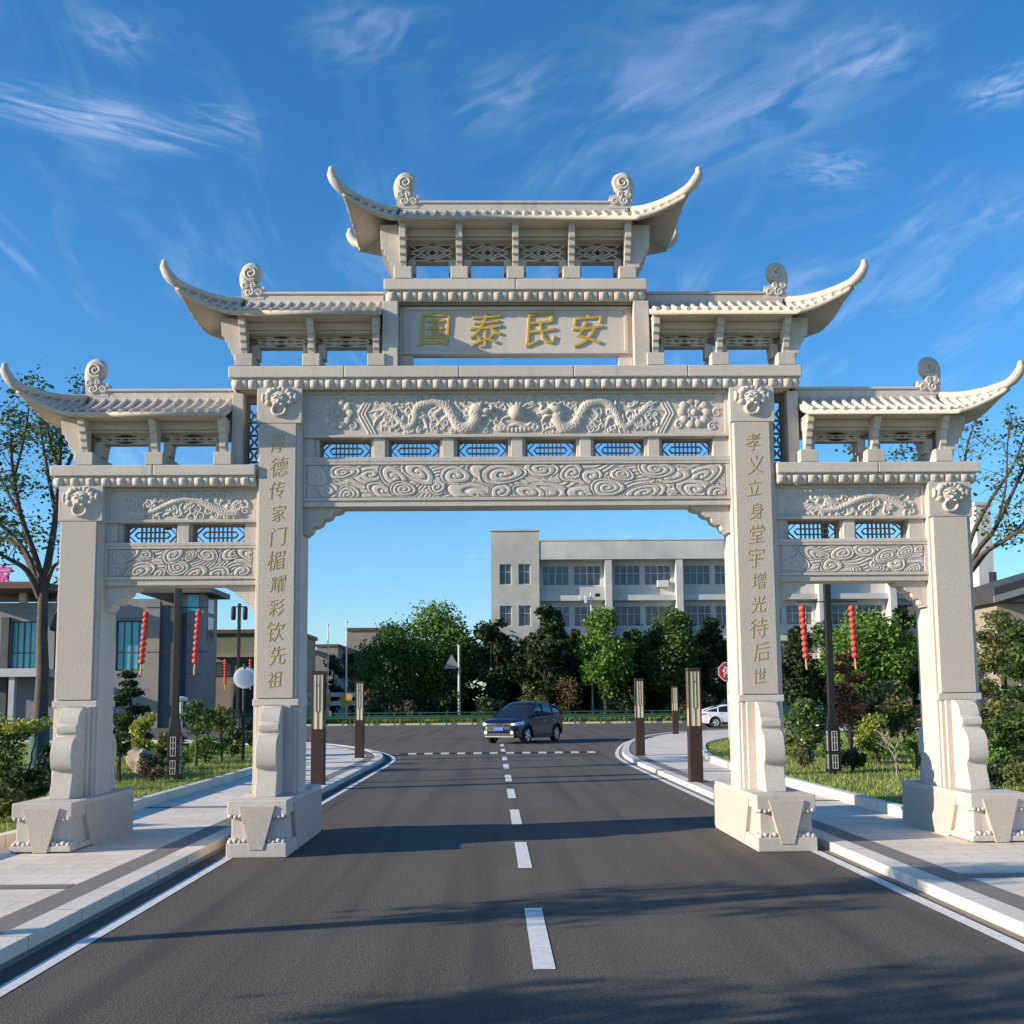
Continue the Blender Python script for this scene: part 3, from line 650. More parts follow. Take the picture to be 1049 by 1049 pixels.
# ---- roofs
def roof(ends, xs, ze, dcx, dcz, xi=None, cons=(), z0=0.0):
    """ends: signs of hipped ends; xs: |x| where the eave starts to lift; xi: inner |x| of a one-ended roof.
       built for s=+1 and mirrored by sign"""
    D = .62; zr = ze + .345; root = None
    two = xi is None
    shell = MB(); ribs = MB(); ridge = MB(); horn = []; fin = []
    sgn = ends[0] if not two else 1
    def mp(x): return x * sgn
    NS = 10; NT = 8
    def eave(s): return np.array([xs + dcx * s, -D - .20 * s ** 1.6, ze + dcz * s ** 1.5])
    hip0 = np.array([xs + .04, 0, zr]); hip1 = eave(1)
    def hip(s):
        p = hip0 + (hip1 - hip0) * s; p[2] -= .07 * 4 * s * (1 - s) * (1 - .35 * s); return p
    def sag(p, q, t, k=.04):
        r = p + (q - p) * t; r[2] -= k * 4 * t * (1 - t); return r
    sides = [1, -1] if two else [1]
    xin = -xs if two else xi
    base = Vector(GB)
    def W(p, ex=1): return (mp(p[0] * ex), YC + p[1], p[2])
    # straight slopes, front and back
    for fb in (1, -1):
        row = []
        for x in (xin, xs):
            row.append([W((x, fb * -D * (1 - t), 0 * 1 + sag(np.array([x, -D, ze]), np.array([x, 0, zr]), t)[2])) for t in np.linspace(0, 1, NT + 1)])
        shell.grid(row, flip=(fb < 0) != (sgn < 0))
        for ex in sides:
            P = []
            for i in range(NS + 1):
                s = i / NS; e, h_ = eave(s), hip(s); k = .04 * (1 - s)
                P.append([W((q[0], fb * q[1], q[2]), ex) for q in (sag(e, h_, t, k) for t in np.linspace(0, 1, NT + 1))])
            shell.grid(P, flip=((fb < 0) != (sgn < 0)) != (ex < 0))
    for ex in sides:                                    # hipped end
        P = []
        for i in range(NS + 1):
            s = i / NS; h_ = hip(s)
            P.append([W((h_[0] - .05 * s * 4 * t * (1 - t), h_[1] * (1 - 2 * t), h_[2] - (.16 * s) * 4 * t * (1 - t)), ex) for t in np.linspace(0, 1, 9)])
        shell.grid(P, flip=(sgn < 0) != (ex < 0))
    # tile ribs
    def rib(pts, r=.029):
        ribs.tube(pts, r, 6)
    per = .138
    for fb in (1, -1):
        n = int((xs - xin) / per)
        for k in range(n + 1):
            x = xin + (xs - xin) * (k + .5) / (n + 1)
            rib([W((x, fb * -(D + .005) * (1 - t), sag(np.array([x, -D, ze]), np.array([x, 0, zr]), t)[2] + .012)) for t in np.linspace(0, .97, 6)])
        for ex in sides:
            m = 6
            for k in range(m):
                s = (k + .4) / m * .9; e, h_ = eave(s), hip(s)
                rib([W((q[0], fb * q[1], q[2] + .012), ex) for q in (sag(e, h_, t, .04 * (1 - s)) for t in np.linspace(0, 1, 6))], .029 * (1 - .3 * s))
    for ex in sides:
        for k in range(9):
            y = -.62 + 1.24 * k / 8; s1 = 1.0; pts = []
            for i in range(4, NS + 1):
                s = i / NS; h_ = hip(s)
                if abs(y) < abs(h_[1]) - .02:
                    t = (1 - y / h_[1]) / 2; pts.append(W((h_[0] - .05 * s * 4 * t * (1 - t) + .01, y, h_[2] - .16 * s * 4 * t * (1 - t) + .012), ex))
            if len(pts) > 2: rib(pts, .03)
    sh = gp(shell, 'tiled_roof', G, smooth=40)
    md = sh.modifiers.new('thickness', 'SOLIDIFY'); md.thickness = .06; md.offset = -1
    bm = bmesh.new(); bm.from_mesh(sh.data); bmesh.ops.remove_doubles(bm, verts=bm.verts, dist=.002); bmesh.ops.recalc_face_normals(bm, faces=bm.faces)
    up = sum(f.normal.z * f.calc_area() for f in bm.faces)
    if up < 0: bmesh.ops.reverse_faces(bm, faces=bm.faces)
    bm.to_mesh(sh.data); bm.free(); sh.data.polygons.foreach_set('use_smooth', [True] * len(sh.data.polygons)); sh.data.set_sharp_from_angle(angle=R(40))
    gp(ribs, 'tile_ribs', G, sh, smooth=50)
    # main ridge
    a, b = (W((xin, 0, 0))[0], W((xs, 0, 0))[0]); a, b = min(a, b), max(a, b)
    ridge.box(a, b, YC - .065, YC + .065, zr - .07, zr + .085).box(a, b, YC - .085, YC + .085, zr + .085, zr + .125)
    gp(ridge, 'roof_ridge', G, sh, bevel=.015)
    for ex in sides:
        for fb in (1, -1):
            pts = [np.array(hip(s)) for s in np.linspace(0.02, .97, 9)]
            c = hip1; q = [c + np.array([.05, -.015, .045]), c + np.array([.105, -.03, .115]), c + np.array([.14, -.04, .19]), c + np.array([.135, -.045, .25])]
            P = pts + q; rr = [.052] * 7 + [.055, .062, .068, .068, .058, .038]
            P = [(p[0], fb * p[1], p[2] + .03) for p in P]
            m = MB().tube([W(p, ex) for p in P], rr, 8); m.ball(W(P[-1], ex), (.042, .042, .036), 8, 6)
            gp(m, 'hip_horn', G, sh, smooth=60)
        # eave edge band
    # fish-tail finials at the ridge ends
    for ex in sides:
        m = MB(); xf = xs - .085
        O = [(-.17, -.02), (.12, -.02), (.135, .05), (.14, .14), (.13, .24), (.07, .32), (-.02, .26), (-.05, .20), (-.10, .17), (-.17, .16)]
        ring = []
        pr = [(mp(ex * (xf + a)), zr + .04 + b) for a, b in O]
        m.prism(pr, 'y', YC - .07, YC + .07)
        sp = [(.05 , .14), (.085, .24), (.095, .33), (.07, .41), (.01, .45), (-.055, .42), (-.07, .355), (-.03, .31), (.015, .325), (.015, .365)]
        m.tube([(mp(ex * (xf + a)), YC, zr + .04 + b) for a, b in catmull(sp, 4)], [.092 - .048 * k / 36 for k in range(37)], 8)
        cc_ = (mp(ex * (xf + .01)), zr + .04 + .345)
        m.prism([(cc_[0] + .115 * math.cos(q_), cc_[1] + .115 * math.sin(q_)) for q_ in np.linspace(0, 2 * PI, 20, endpoint=False)], 'y', YC - .062, YC + .062)
        for yy in (YC - .066, YC + .066): m.tube([(cc_[0] + mp(ex * a), yy, cc_[1] + b) for a, b in spiral_pts((0, 0), .10, 1.7, 4.2)], .024, 6)
        for (cx, cz, r_, t0) in ((-.10, .07, .055, 0), (.03, .08, .065, 2), (.08, .17, .045, 4), (-.02, .17, .04, 1)):
            for yy in (YC - .072, YC + .072):
                m.tube([(mp(ex * (xf + cx + q[0])), yy, zr + .04 + cz + q[1]) for q in spiral_pts((0, 0), r_, 1.3, t0)], .02, 6)
        gp(m, 'ridge_finial', G, sh, smooth=50, fixn=True)
    # ---- what carries the roof: beam, tracery, consoles, base blocks
    xa = min(W((xin, 0, 0))[0], W((xs, 0, 0))[0]); xb = max(W((xin, 0, 0))[0], W((xs, 0, 0))[0])
    ins = .02
    m = MB().box(xa + ins, xb - ins, YC - .54, YC + .54, ze - .045, ze - .012); gp(m, 'soffit_board', G, sh)
    zb = z0; zt = ze - .046
    m = MB().box(xa + .02, xb - .02, YC - .32, YC + .32, zt - .10, zt).box(xa + .02, xb - .02, YC - .27, YC + .27, zt - .13, zt - .10); gp(m, 'eave_beam', G, bevel=.008)
    cl = sorted(mp(c) for c in cons) if not two else sorted(cons)
    for c in cl:
        bw = .115
        m = MB().box(max(c - bw, xa - .06), min(c + bw, xb + .06), YC - .37, YC + .37, zb + .002, zb + .17)
        gp(m, 'base_block', G, bevel=.008)
        prof = [(.24, zb + .172), (.33, zb + .172), (.345, zb + .22), (.37, zb + .24), (.375, zb + .31), (.405, zb + .33), (.41, zb + .40), (.45, zb + .42), (.455, zb + .49), (.50, zb + .51), (.51, zt), (.24, zt)]
        for d in (-1, 1):
            m = MB().prism([(YC + d * a, b) for a, b in prof], 'x', c - .042, c + .042); gp(m, 'console', G, bevel=.005, fixn=True)
    for a, b in zip(cl[:-1], cl[1:]):
        a2, b2 = a + .05, b - .05; mid = (a + b) / 2; hw = (b2 - a2) / 2; z1, z2 = zb + .29, zt - .132
        m = MB(); yy = YC - .14
        m.box(a2, b2, yy + .13, yy + .16, z1 + .045, z2)
        m.box(a2, a2 + .10, yy + .0, yy + .16, zb + .172, z1 + .045).box(b2 - .10, b2, yy + .0, yy + .16, zb + .172, z1 + .045)
        zc = (z1 + .045 + z2) / 2; hh = (z2 - z1 - .045) / 2 - .008
        for k in (1., .62, .28):
            w_ = (hw - .03) * k; h_ = hh * (.35 + .65 * k) if k < 1 else hh
            for sx in (-1, 1):
                for sz in (-1, 1): m.bar((mid + sx * w_, yy + .03, zc), (mid, yy + .03, zc + sz * h_), .022, .06)
        for sx in (-1, 1):
            for sz in (-1, 1): m.bar((mid + sx * (hw - .02), yy + .032, zc + sz * hh * .95), (mid + sx * hw * .52, yy + .032, zc + sz * hh * .12), .02, .055)
        m.box(a2, b2, yy, yy + .06, z1 + .045, z1 + .065).box(a2, b2, yy, yy + .06, z2 - .02, z2)
        gp(m, 'tracery_panel', G)
    # flared end consoles
    for ex in sides:
        xo = xs + .0
        prof = [(-.02, zb + .002), (.06, zb + .002), (.075, zb + .07), (.10, zb + .085), (.105, zb + .15), (.135, zb + .165), (.14, zb + .235), (.175, zb + .25), (.18, zb + .32), (.22, zb + .335), (.225, zb + .40), (.265, zb + .415), (.28, zt + .045), (-.02, zt + .045)]
        m = MB().prism([(mp(ex * (xo + a - .04)), b) for a, b in prof], 'y', YC - .34, YC + .34)
        gp(m, 'end_console', G, bevel=.006, fixn=True)
    return sh
roof((1, -1), 1.56, 8.125, .67, .21, cons=(-1.49, -.745, 0, .745, 1.49), z0=7.37)
for s in (-1, 1):
    roof((s,), 3.64, 6.84, .69, .25, xi=1.77, cons=(1.84, 2.69, 3.57), z0=6.185)
    roof((s,), 5.68, 5.505, .60, .245, xi=3.755, cons=(3.82, 4.70, 5.60), z0=4.875)
# ------------------------------------------------------------------ ground, road, pavements
def structure(o): o['kind'] = 'structure'; return o
def sheet(name, poly, z, m, parent=None):
    bm = bmesh.new(); vs = [bm.verts.new((p[0], p[1], z)) for p in poly]; f = bm.faces.new(vs); bmesh.ops.triangulate(bm, faces=[f])
    for q in bm.faces:
        if q.normal.z < 0: q.normal_flip()
    me = bpy.data.meshes.new(name); bm.to_mesh(me); bm.free(); me.materials.append(m)
    o = bpy.data.objects.new(name, me); COL.objects.link(o); return structure(o)
sheet('ground', [(-1500, -60), (1500, -60), (1500, 2500), (-1500, 2500)], -.03, M['meadow'])
sheet('road', [(-160, -40), (160, -40), (160, 80.5), (-160, 80.5)], 0, M['asphalt'])
def normals(P):
    out = []
    for i in range(len(P)):
        t = np.array(P[min(i + 1, len(P) - 1)]) - np.array(P[max(i - 1, 0)]); t = t / np.linalg.norm(t); out.append(np.array([t[1], -t[0]]))
    return out
def offset(P, d): return [tuple(np.array(p) + n * d) for p, n in zip(P, normals(P))]
def strip(name, P, d0, d1, z0, z1, m, kind=True, bev=0):
    """a kerb or band following path P between offsets d0 and d1, standing from z0 up to z1"""
    A, B = offset(P, d0), offset(P, d1); mb = MB(); n = len(P); V = []
    for a, b in zip(A, B): V += [(*a, z0), (*a, z1), (*b, z1), (*b, z0)]
    Fc = []
    for i in range(n - 1):
        for k in range(3 if z0 != z1 else 0): Fc.append((i * 4 + k, i * 4 + k + 1, i * 4 + 5 + k, i * 4 + 4 + k))
        if z0 == z1: Fc.append((i * 4 + 1, i * 4 + 2, i * 4 + 6, i * 4 + 5))
    mb.add(V, Fc); o = mb.build(name, m, fixn=False)
    bm = bmesh.new(); bm.from_mesh(o.data); bmesh.ops.remove_doubles(bm, verts=bm.verts, dist=1e-5); bmesh.ops.recalc_face_normals(bm, faces=bm.faces)
    if sum(f.normal.z * f.calc_area() for f in bm.faces) < 0: bmesh.ops.reverse_faces(bm, faces=bm.faces)
    bm.to_mesh(o.data); bm.free()
    if bev:
        b_ = o.modifiers.new('bevel', 'BEVEL'); b_.width = bev; b_.segments = 2; b_.limit_method = 'ANGLE'
    return structure(o)
ZP = .085                                               # pavement level
LP = [(-3.78, -30), (-3.78, 0), (-3.77, 14)] + [tuple(p) for p in catmull([(-3.72, 26), (-3.7, 30), (-3.85, 33), (-4.5, 36.4), (-5.7, 40), (-7.5, 43.6), (-10.5, 46.8), (-15, 49), (-24, 50.5), (-60, 51)], 5)] + [(-160, 51)]
RP = [(3.64, -30), (3.64, 0), (3.64, 14)] + [tuple(p) for p in catmull([(3.62, 26), (3.65, 30), (3.85, 33.5), (4.5, 38.5), (5.5, 44), (7.0, 49.5), (9.0, 54), (12.5, 58), (19, 60.5), (28, 61.5), (60, 62)], 5)] + [(160, 62)]
LL = [(-6.3, -30), (-6.3, 0), (-6.28, 12.2), (-6.14, 14.6)] + [tuple(p) for p in catmull([(-6.13, 16), (-6.2, 26), (-6.5, 31), (-7.6, 36), (-10, 40.5), (-14, 43), (-24, 44.5), (-60, 45)], 5)] + [(-160, 45)]
RL = [(6.6, -30), (6.6, 0), (6.6, 12.4), (6.3, 13.2), (5.5, 14.4)] + [tuple(p) for p in catmull([(5.48, 16), (5.45, 24), (5.7, 29), (6.5, 34), (7.6, 38.5), (9.6, 43), (13, 47.5), (20, 51), (32, 53), (60, 54)], 5)] + [(160, 54)]
for s, P, Lw in ((-1, LP, LL), (1, RP, RL)):
    d = s                                                # offsets measured outwards from the road
    far = s * 160
    sheet('pavement', offset(P, d * .24) + [(far, -30)], ZP, M['paver'])
    strip('kerb', P, 0, d * .25, 0, ZP + .018, M['kerb'], bev=.012)
    strip('paving_band', P, d * .25, d * .56, ZP + .004, ZP + .004, M['band'])
    strip('edge_line', [p for p in P if p[1] < 52], d * (-.38 if s < 0 else -.24), d * (-.26 if s < 0 else -.12), .004, .004, M['paint_white'])
    strip('gutter', P, d * -.085, d * -.0, .004, .004, M['band'])
    sheet('lawn', offset(Lw, d * .10) + [(far, -30)], .19, M['lawn'])
    strip('lawn_kerb', Lw, 0, d * .16, ZP, .24, M['kerb'], bev=.012)
# cross joints of dark stone over the pavements
for y0 in (9.9, 17.3, 24.6):
    for a, b in ((-6.12, -4.35), (4.21, 5.48)):
        sheet('paving_band', [(a, y0), (b, y0), (b, y0 + .22), (a, y0 + .22)], ZP + .005, M['band'])
for k, y0 in enumerate((7.1, 11.3, 15.25, 19.3, 23.3, 27.6, 31.6, 36.9, 41.2)):
    sheet('lane_dash', [(-.075, y0), (.075, y0), (.075, y0 + 2.05), (-.075, y0 + 2.05)], .004, M['paint_white'])
sheet('edge_line', [(-90, 78.9), (90, 78.9), (90, 79.15), (-90, 79.15)], .004, M['paint_white'])
strip('kerb', [(-160, 80.2), (160, 80.2)], 0, -.3, 0, .14, M['kerb'])
sheet('verge', [(-160, 80.4), (160, 80.4), (160, 95), (-160, 95)], .10, M['lawn'])

# speed bump
t = thing('speed_bump', 'low black and pale striped speed bump across the road', 'speed bump', (-.2, 35.65, 0))
n = 24; w = 6.7 / n
for k in range(n):
    x0 = -3.35 + w * k
    mb = MB().prism([(-.18, .004), (.18, .004), (.11, .045), (-.11, .045)], 'x', x0, x0 + w)
    mb.build('segment', M['bump_yellow'] if k % 2 else M['bump_black'], t, fixn=True)

# grass blades on the lawns and the ground cover behind the rail
def inside(poly, x, y):
    r = np.zeros(len(x), bool); j = len(poly) - 1
    for i in range(len(poly)):
        xi, yi = poly[i]; xj, yj = poly[j]
        c = ((yi > y) != (yj > y)) & (x < (xj - xi) * (y - yi) / (yj - yi + 1e-12) + xi); r ^= c; j = i
    return r
def blades(name, poly, n, h, w, x0, x1, y0, y1, m, z, seed):
    g = np.random.default_rng(seed); u = g.random(n) ** 1.5; y = y0 + (y1 - y0) * u; x = g.uniform(x0, x1, n)
    if poly: k = inside(poly, x, y); x, y = x[k], y[k]
    n = len(x); a = g.uniform(0, 2 * PI, n); hh = h * g.uniform(.5, 1.3, n); lean = g.uniform(-.6, .6, (2, n)) * hh
    ca, sa = np.cos(a) * w, np.sin(a) * w; zz = np.full(n, z)
    V = np.stack([np.stack([x - ca, y - sa, zz], 1), np.stack([x + ca, y + sa, zz], 1), np.stack([x + lean[0], y + lean[1], zz + hh], 1)], 1).reshape(-1, 3)
    o = npmesh(name, V, np.arange(3 * n).reshape(-1, 3), m); return tag(o, kind='stuff')
tag(blades('grass', offset(LL, -.2) + [(-160, -30)], 90000, .07, .012, -22, -6, 9, 44, M['grass'], .19, 1), 'short mown grass on the left lawn', 'grass')
tag(blades('grass', offset(RL, .2) + [(160, -30)], 90000, .07, .012, 5.4, 24, 10, 46, M['grass'], .19, 2), 'short mown grass on the right lawn', 'grass')
tag(blades('ground_cover', None, 26000, .55, .06, -60, 60, 81.2, 84.5, M['grass'], .10, 3), 'rough green growth behind the green guardrail', 'ground cover')

# ------------------------------------------------------------------ trees and plants
def leaf_arrays(g, C, size, up=.3):
    """one folded leaf (2 triangles as a quad) for every point of C"""
    n = len(C); d = g.normal(size=(n, 3)); d[:, 2] *= .7; d /= np.linalg.norm(d, axis=1)[:, None] + 1e-9
    nn = g.normal(size=(n, 3)); nn[:, 2] += up * 2; s = np.cross(d, nn); s /= np.linalg.norm(s, axis=1)[:, None] + 1e-9
    f = np.cross(s, d); L_ = size * g.uniform(.6, 1.35, n)[:, None]; wv = L_ * .36
    a = C - d * L_ * .5; b = C + s * wv - f * L_ * .1; c = C + d * L_ * .5; e = C - s * wv - f * L_ * .1
    V = np.stack([a, b, c, e], 1).reshape(-1, 3); return V, np.arange(4 * n).reshape(-1, 4)
def clump_points(g, clumps, n):
    """points through the clumps, denser towards each clump's skin"""
    w = np.array([c[3] * c[4] * c[5] for c in clumps]) ** .66; w = w / w.sum(); k = g.choice(len(clumps), n, p=w); K = np.array(clumps)[k]
    d = g.normal(size=(n, 3)); d /= np.linalg.norm(d, axis=1)[:, None]; r = g.random(n) ** .42
    jit = 1 + .25 * g.normal(size=n) * (g.random(n) < .25)
    return K[:, :3] + d * (r * jit)[:, None] * K[:, 3:6]
def crown_clumps(g, h0, h1, rx, ry, n, cr, top=.55, lump=1.0):
    out = []
    zc, hz = (h0 + h1) / 2, (h1 - h0) / 2
    for _ in range(n):
        d = g.normal(size=3); d /= np.linalg.norm(d); q = g.uniform(.45, 1.0) ** .5
        z = d[2] * q; taper = 1 - .35 * max(0, z) - .18 * max(0, -z)
        r = cr * g.uniform(.6, 1.25)
        out.append((d[0] * q * (rx - r * .6) * taper, d[1] * q * (ry - r * .6) * taper, zc + z * (hz - r * .5), r, r, r * .75 * lump))
    return out
def limb_mesh(mb, a, b, r0, r1, g, wob=.06, n=5):
    a = np.array(a, float); b = np.array(b, float); L_ = np.linalg.norm(b - a); P = []
    for k in range(n + 1):
        t = k / n; p = a + (b - a) * t; p = p + g.normal(size=3) * wob * L_ * math.sin(PI * t) * .5; p[2] += .08 * L_ * math.sin(PI * t); P.append(p)
    mb.tube(P, [r0 + (r1 - r0) * k / n for k in range(n + 1)], 6); return P
def tree(name, label, cat, loc, h, rx, h0, seed, leaf, n=2600, size=.3, ncl=26, cr=None, trunk=.16, bark='bark', group=None, ry=None, lump=1., fork=.35):
    g = np.random.default_rng(seed); t = thing(name, label, cat, loc, 0, group)
    cr = cr or rx * .42; ry = ry or rx
    cl = crown_clumps(g, h0, h, rx, ry, ncl, cr, lump=lump)
    V, Fq = leaf_arrays(g, clump_points(g, cl, n), size); npmesh('crown', V, Fq, M[leaf], t)
    mb = MB(); th = h0 + (h - h0) * fork
    mb.tube([(0, 0, -.1), (.02, .01, th * .4), (-.02, .03, th * .8), (0, 0, h0 + (h - h0) * .7)], [trunk * 1.25, trunk, trunk * .8, trunk * .25], 8)
    for c in cl[:9]:
        z = th * g.uniform(.55, 1.0); limb_mesh(mb, (0, 0, z), c[:3], trunk * .42, trunk * .08, g)
    mb.build('trunk', M[bark], t, smooth=60)
    return t
def shrub(name, label, cat, loc, h, rx, seed, leaf, n=900, size=.09, ncl=14, group=None, ry=None, h0=.05, stems=5, lump=1., cr=None, flowers=None):
    g = np.random.default_rng(seed); t = thing(name, label, cat, loc, 0, group)
    cl = crown_clumps(g, h0, h, rx, ry or rx, ncl, cr or min(rx, h * .6) * .45, lump=lump)
    V, Fq = leaf_arrays(g, clump_points(g, cl, n), size); npmesh('foliage', V, Fq, M[leaf], t)
    mb = MB()
    for k in range(stems):
        c = cl[k]; limb_mesh(mb, (g.uniform(-.06, .06), g.uniform(-.06, .06), -.05), (c[0] * .8, c[1] * .8, c[2]), .022, .008, g)
    mb.build('stems', M['bark'], t, smooth=60)
    if flowers:
        P = clump_points(g, cl, flowers); V, Fq = leaf_arrays(g, P + np.array([0, -.05, .03]), .075); npmesh('blossom', V, Fq, M['petal'], t)
    return t
# ------------------------------------------------------------------ street furniture
def square_tube(mb, w, z0, z1, x=0, y=0): return mb.box(x - w / 2, x + w / 2, y - w / 2, y + w / 2, z0, z1)
BG = 'tall brown lamp columns along the pavements'
def make_bollard():
    t = thing('lamp_column', '', 'bollard light', group=BG)
    mb = MB(); square_tube(mb, .27, 0, 1.16); mb.box(-.15, .15, -.15, .15, 0, .03); mb.build('base', M['steel_brown'], t, bevel=.008)
    mb = MB()
    for sx in (-1, 1):
        for sy in (-1, 1): mb.box(sx * .117 - .018, sx * .117 + .018, sy * .117 - .018, sy * .117 + .018, 1.16, 2.30)
    mb.box(-.136, .136, -.136, .136, 2.30, 2.36); mb.box(-.125, .125, -.125, .125, 2.36, 2.375)
    mb.build('frame', M['steel_brown'], t, bevel=.004)
    mb = MB(); square_tube(mb, .252, 1.165, 2.295); mb.build('light_panel', M['lamp_panel'], t)
    mb = MB()
    for a in range(4):
        ca, sa = [(0, -1), (1, 0), (0, 1), (-1, 0)][a]
        def P(u, z): return (ca * .128 - sa * u, sa * .128 + ca * u, z)
        for u in (-.035, .035): mb.bar(P(u, 1.55), P(u, 2.295), .014, .014, (ca, sa, 0))
        mb.bar(P(0, 1.165), P(0, 1.50), .014, .014, (ca, sa, 0)); mb.bar(P(-.035, 1.55), P(0, 1.50), .014, .012, (ca, sa, 0)); mb.bar(P(.035, 1.55), P(0, 1.50), .014, .012, (ca, sa, 0))
        mb.bar(P(-.035, 2.08), P(.035, 2.08), .014, .012, (ca, sa, 0))
    mb.build('ornament_bars', M['steel_brown'], t)
    return t
b0 = make_bollard()
spots = [(-4.0, 21.7, 'nearest lamp column on the left pavement, just right of the left inner pillar'), (-4.5, 32.2, 'farther lamp column on the left pavement at the road corner'),
         (3.86, 21.5, 'nearest lamp column on the right pavement, close to the right inner pillar'), (4.2, 32.0, 'slim looking lamp column at the right kerb bend, left of the near one'), (8.75, 51.5, 'far small lamp column on the right pavement beside the white car')]
for i, (x, y, lab) in enumerate(spots):
    o = b0 if i == 0 else copy_tree(b0); o.location = (x, y, ZP); o['label'] = lab

def make_lamp(h=6.2):
    t = thing('street_lamp', '', 'street lamp', group='dark lamp posts on the lawns')
    mb = MB(); square_tube(mb, .30, 0, .06); square_tube(mb, .25, .06, .98); mb.prism([(-.125, .98), (.125, .98), (.07, 1.35), (-.07, 1.35)], 'y', -.07, .07); mb.build('base', M['steel_dark'], t, bevel=.006)
    mb = MB(); square_tube(mb, .13, .98, h); mb.build('pole', M['steel_dark'], t, bevel=.006)
    mb = MB()
    for (ca, sa) in ((0, -1), (1, 0), (0, 1), (-1, 0)):
        def P(u, z): return (ca * .127 - sa * u, sa * .127 + ca * u, z)
        for z in (.14, .26, .42, .52, .68, .80, .92): mb.bar(P(-.055, z), P(.055, z), .012, .010, (ca, sa, 0))
        for u in (-.055, 0, .055):
            mb.bar(P(u, .14), P(u, .42), .012, .010, (ca, sa, 0)); mb.bar(P(u, .52), P(u, .92), .012, .010, (ca, sa, 0))
    mb.build('fretwork', M['fretwork'], t)
    MB().bar((-.66, 0, 3.72), (.66, 0, 3.72), .025, .025).build('cross_arm', M['steel_dark'], t); MB().bar((-.66, 0, 2.75), (.66, 0, 2.75), .016, .016).build('cross_arm', M['steel_dark'], t)
    mb = MB().bar((-.02, 0, h - .15), (.34, 0, h - .15), .05, .05).bar((.02, 0, h - .15), (-.34, 0, h - .15), .05, .05); mb.build('top_bracket', M['steel_dark'], t)
    for s in (-1, 1):
        mb = MB().lathe([(.01, -.62), (.09, -.6), (.115, -.52), (.115, -.06), (.06, .0), (.02, .03)], 12, (s * .27, 0, h - .15)); mb.build('lamp_head', M['steel_dark'], t, smooth=40)
    return t
l0 = make_lamp()
lamps = [(-7.2, 22.4, 0, 'dark lamp post standing on the left lawn, seen through the left side opening'), (6.95, 22.1, 0, 'dark lamp post standing on the right lawn, seen through the right side opening'), (-12.0, 47.2, 0, 'distant dark lamp post behind the round traffic mirror')]
for i, (x, y, rz, lab) in enumerate(lamps):
    o = l0 if i == 0 else copy_tree(l0); o.location = (x, y, .17); o.rotation_euler = (0, 0, rz); o['label'] = lab

def make_string():
    t = thing('lantern_string', '', 'lanterns', group='strings of red lanterns on the lamp posts')
    mb = MB().tube([(0, 0, 0), (0, 0, -1.28)], .004, 5); mb.build('cord', M['lantern'], t)
    for k in range(9):
        z = -.13 - .128 * k
        mb = MB().lathe([(.025, -.062), (.03, -.058), (.052, -.045), (.066, -.02), (.07, .0), (.066, .02), (.052, .045), (.03, .058), (.025, .062)], 14, (0, 0, z)); mb.build('lantern', M['lantern'], t, smooth=60)
    mb = MB().lathe([(.012, -1.22), (.02, -1.25), (.022, -1.44), (.012, -1.46)], 8); mb.build('tassel', M['lantern_gold'], t)
    return t
s0 = make_string()
strs = [(-7.86, 22.35, 3.87, -4, 'red lantern string left of the left lawn lamp post'), (-6.73, 22.35, 3.87, -3, 'red lantern string right of the left lawn lamp post'),
        (6.37, 22.05, 3.87, 2.5, 'red lantern string on the right lawn, nearer to the inner pillar'), (7.45, 22.05, 3.87, 2, 'orange-red lantern string on the right lawn, nearer to the outer pillar'),
        (-12.6, 47.15, 3.87, 1, 'small far red lantern string left of the distant lamp post'), (-11.45, 47.15, 3.87, 1, 'small far red lantern string above the traffic mirror')]
for i, (x, y, z, tilt, lab) in enumerate(strs):
    o = s0 if i == 0 else copy_tree(s0); o.location = (x, y, z); o.rotation_euler = (0, R(-tilt), 0); o['label'] = lab

t = thing('traffic_mirror', 'round convex traffic mirror on a dark post', 'mirror', (-7.4, 29.3, .17))
MB().tube([(0, 0, 0), (0, 0, 2.75)], .045, 10).build('post', M['steel_dark'], t, smooth=60)
mf = MB().lathe([(.001, .035), (.12, .032), (.22, .022), (.27, .01), (.29, .0)], 24).build('mirror_face', M['mirror'], t, smooth=60); mf.rotation_euler = (R(80), 0, R(8)); mf.location = (.03, -.06, 2.35)
mf = MB().lathe([(.285, -.03), (.315, -.02), (.315, .02), (.285, .03)], 24).build('mirror_rim', M['white_metal'], t, smooth=40); mf.rotation_euler = (R(80), 0, R(8)); mf.location = (.03, -.05, 2.35)

p = at(745.5, 688, 40)
t = thing('stop_sign', 'red octagonal stop sign half hidden behind the right inner pillar', 'road sign', (p[0], 40, .1))
MB().tube([(0, .03, 0), (0, .03, p[2] + .2)], .04, 10).build('post', M['pole_grey'], t, smooth=60)
def octo(r): return [(r * math.cos(R(22.5 + 45 * k)), p[2] - .1 + r * math.sin(R(22.5 + 45 * k))) for k in range(8)]
MB().prism(octo(.40), 'y', -.02, 0).build('sign_rim', M['white_metal'], t, fixn=True)
MB().prism(octo(.37), 'y', -.024, -.021).build('sign_plate', M['red_sign'], t, fixn=True)
mb = MB(); glyph(mb, '停', 0, -.027, p[2] - .1, .46, off=.006, ext=.002); mb.build('lettering', M['white_metal'], t)

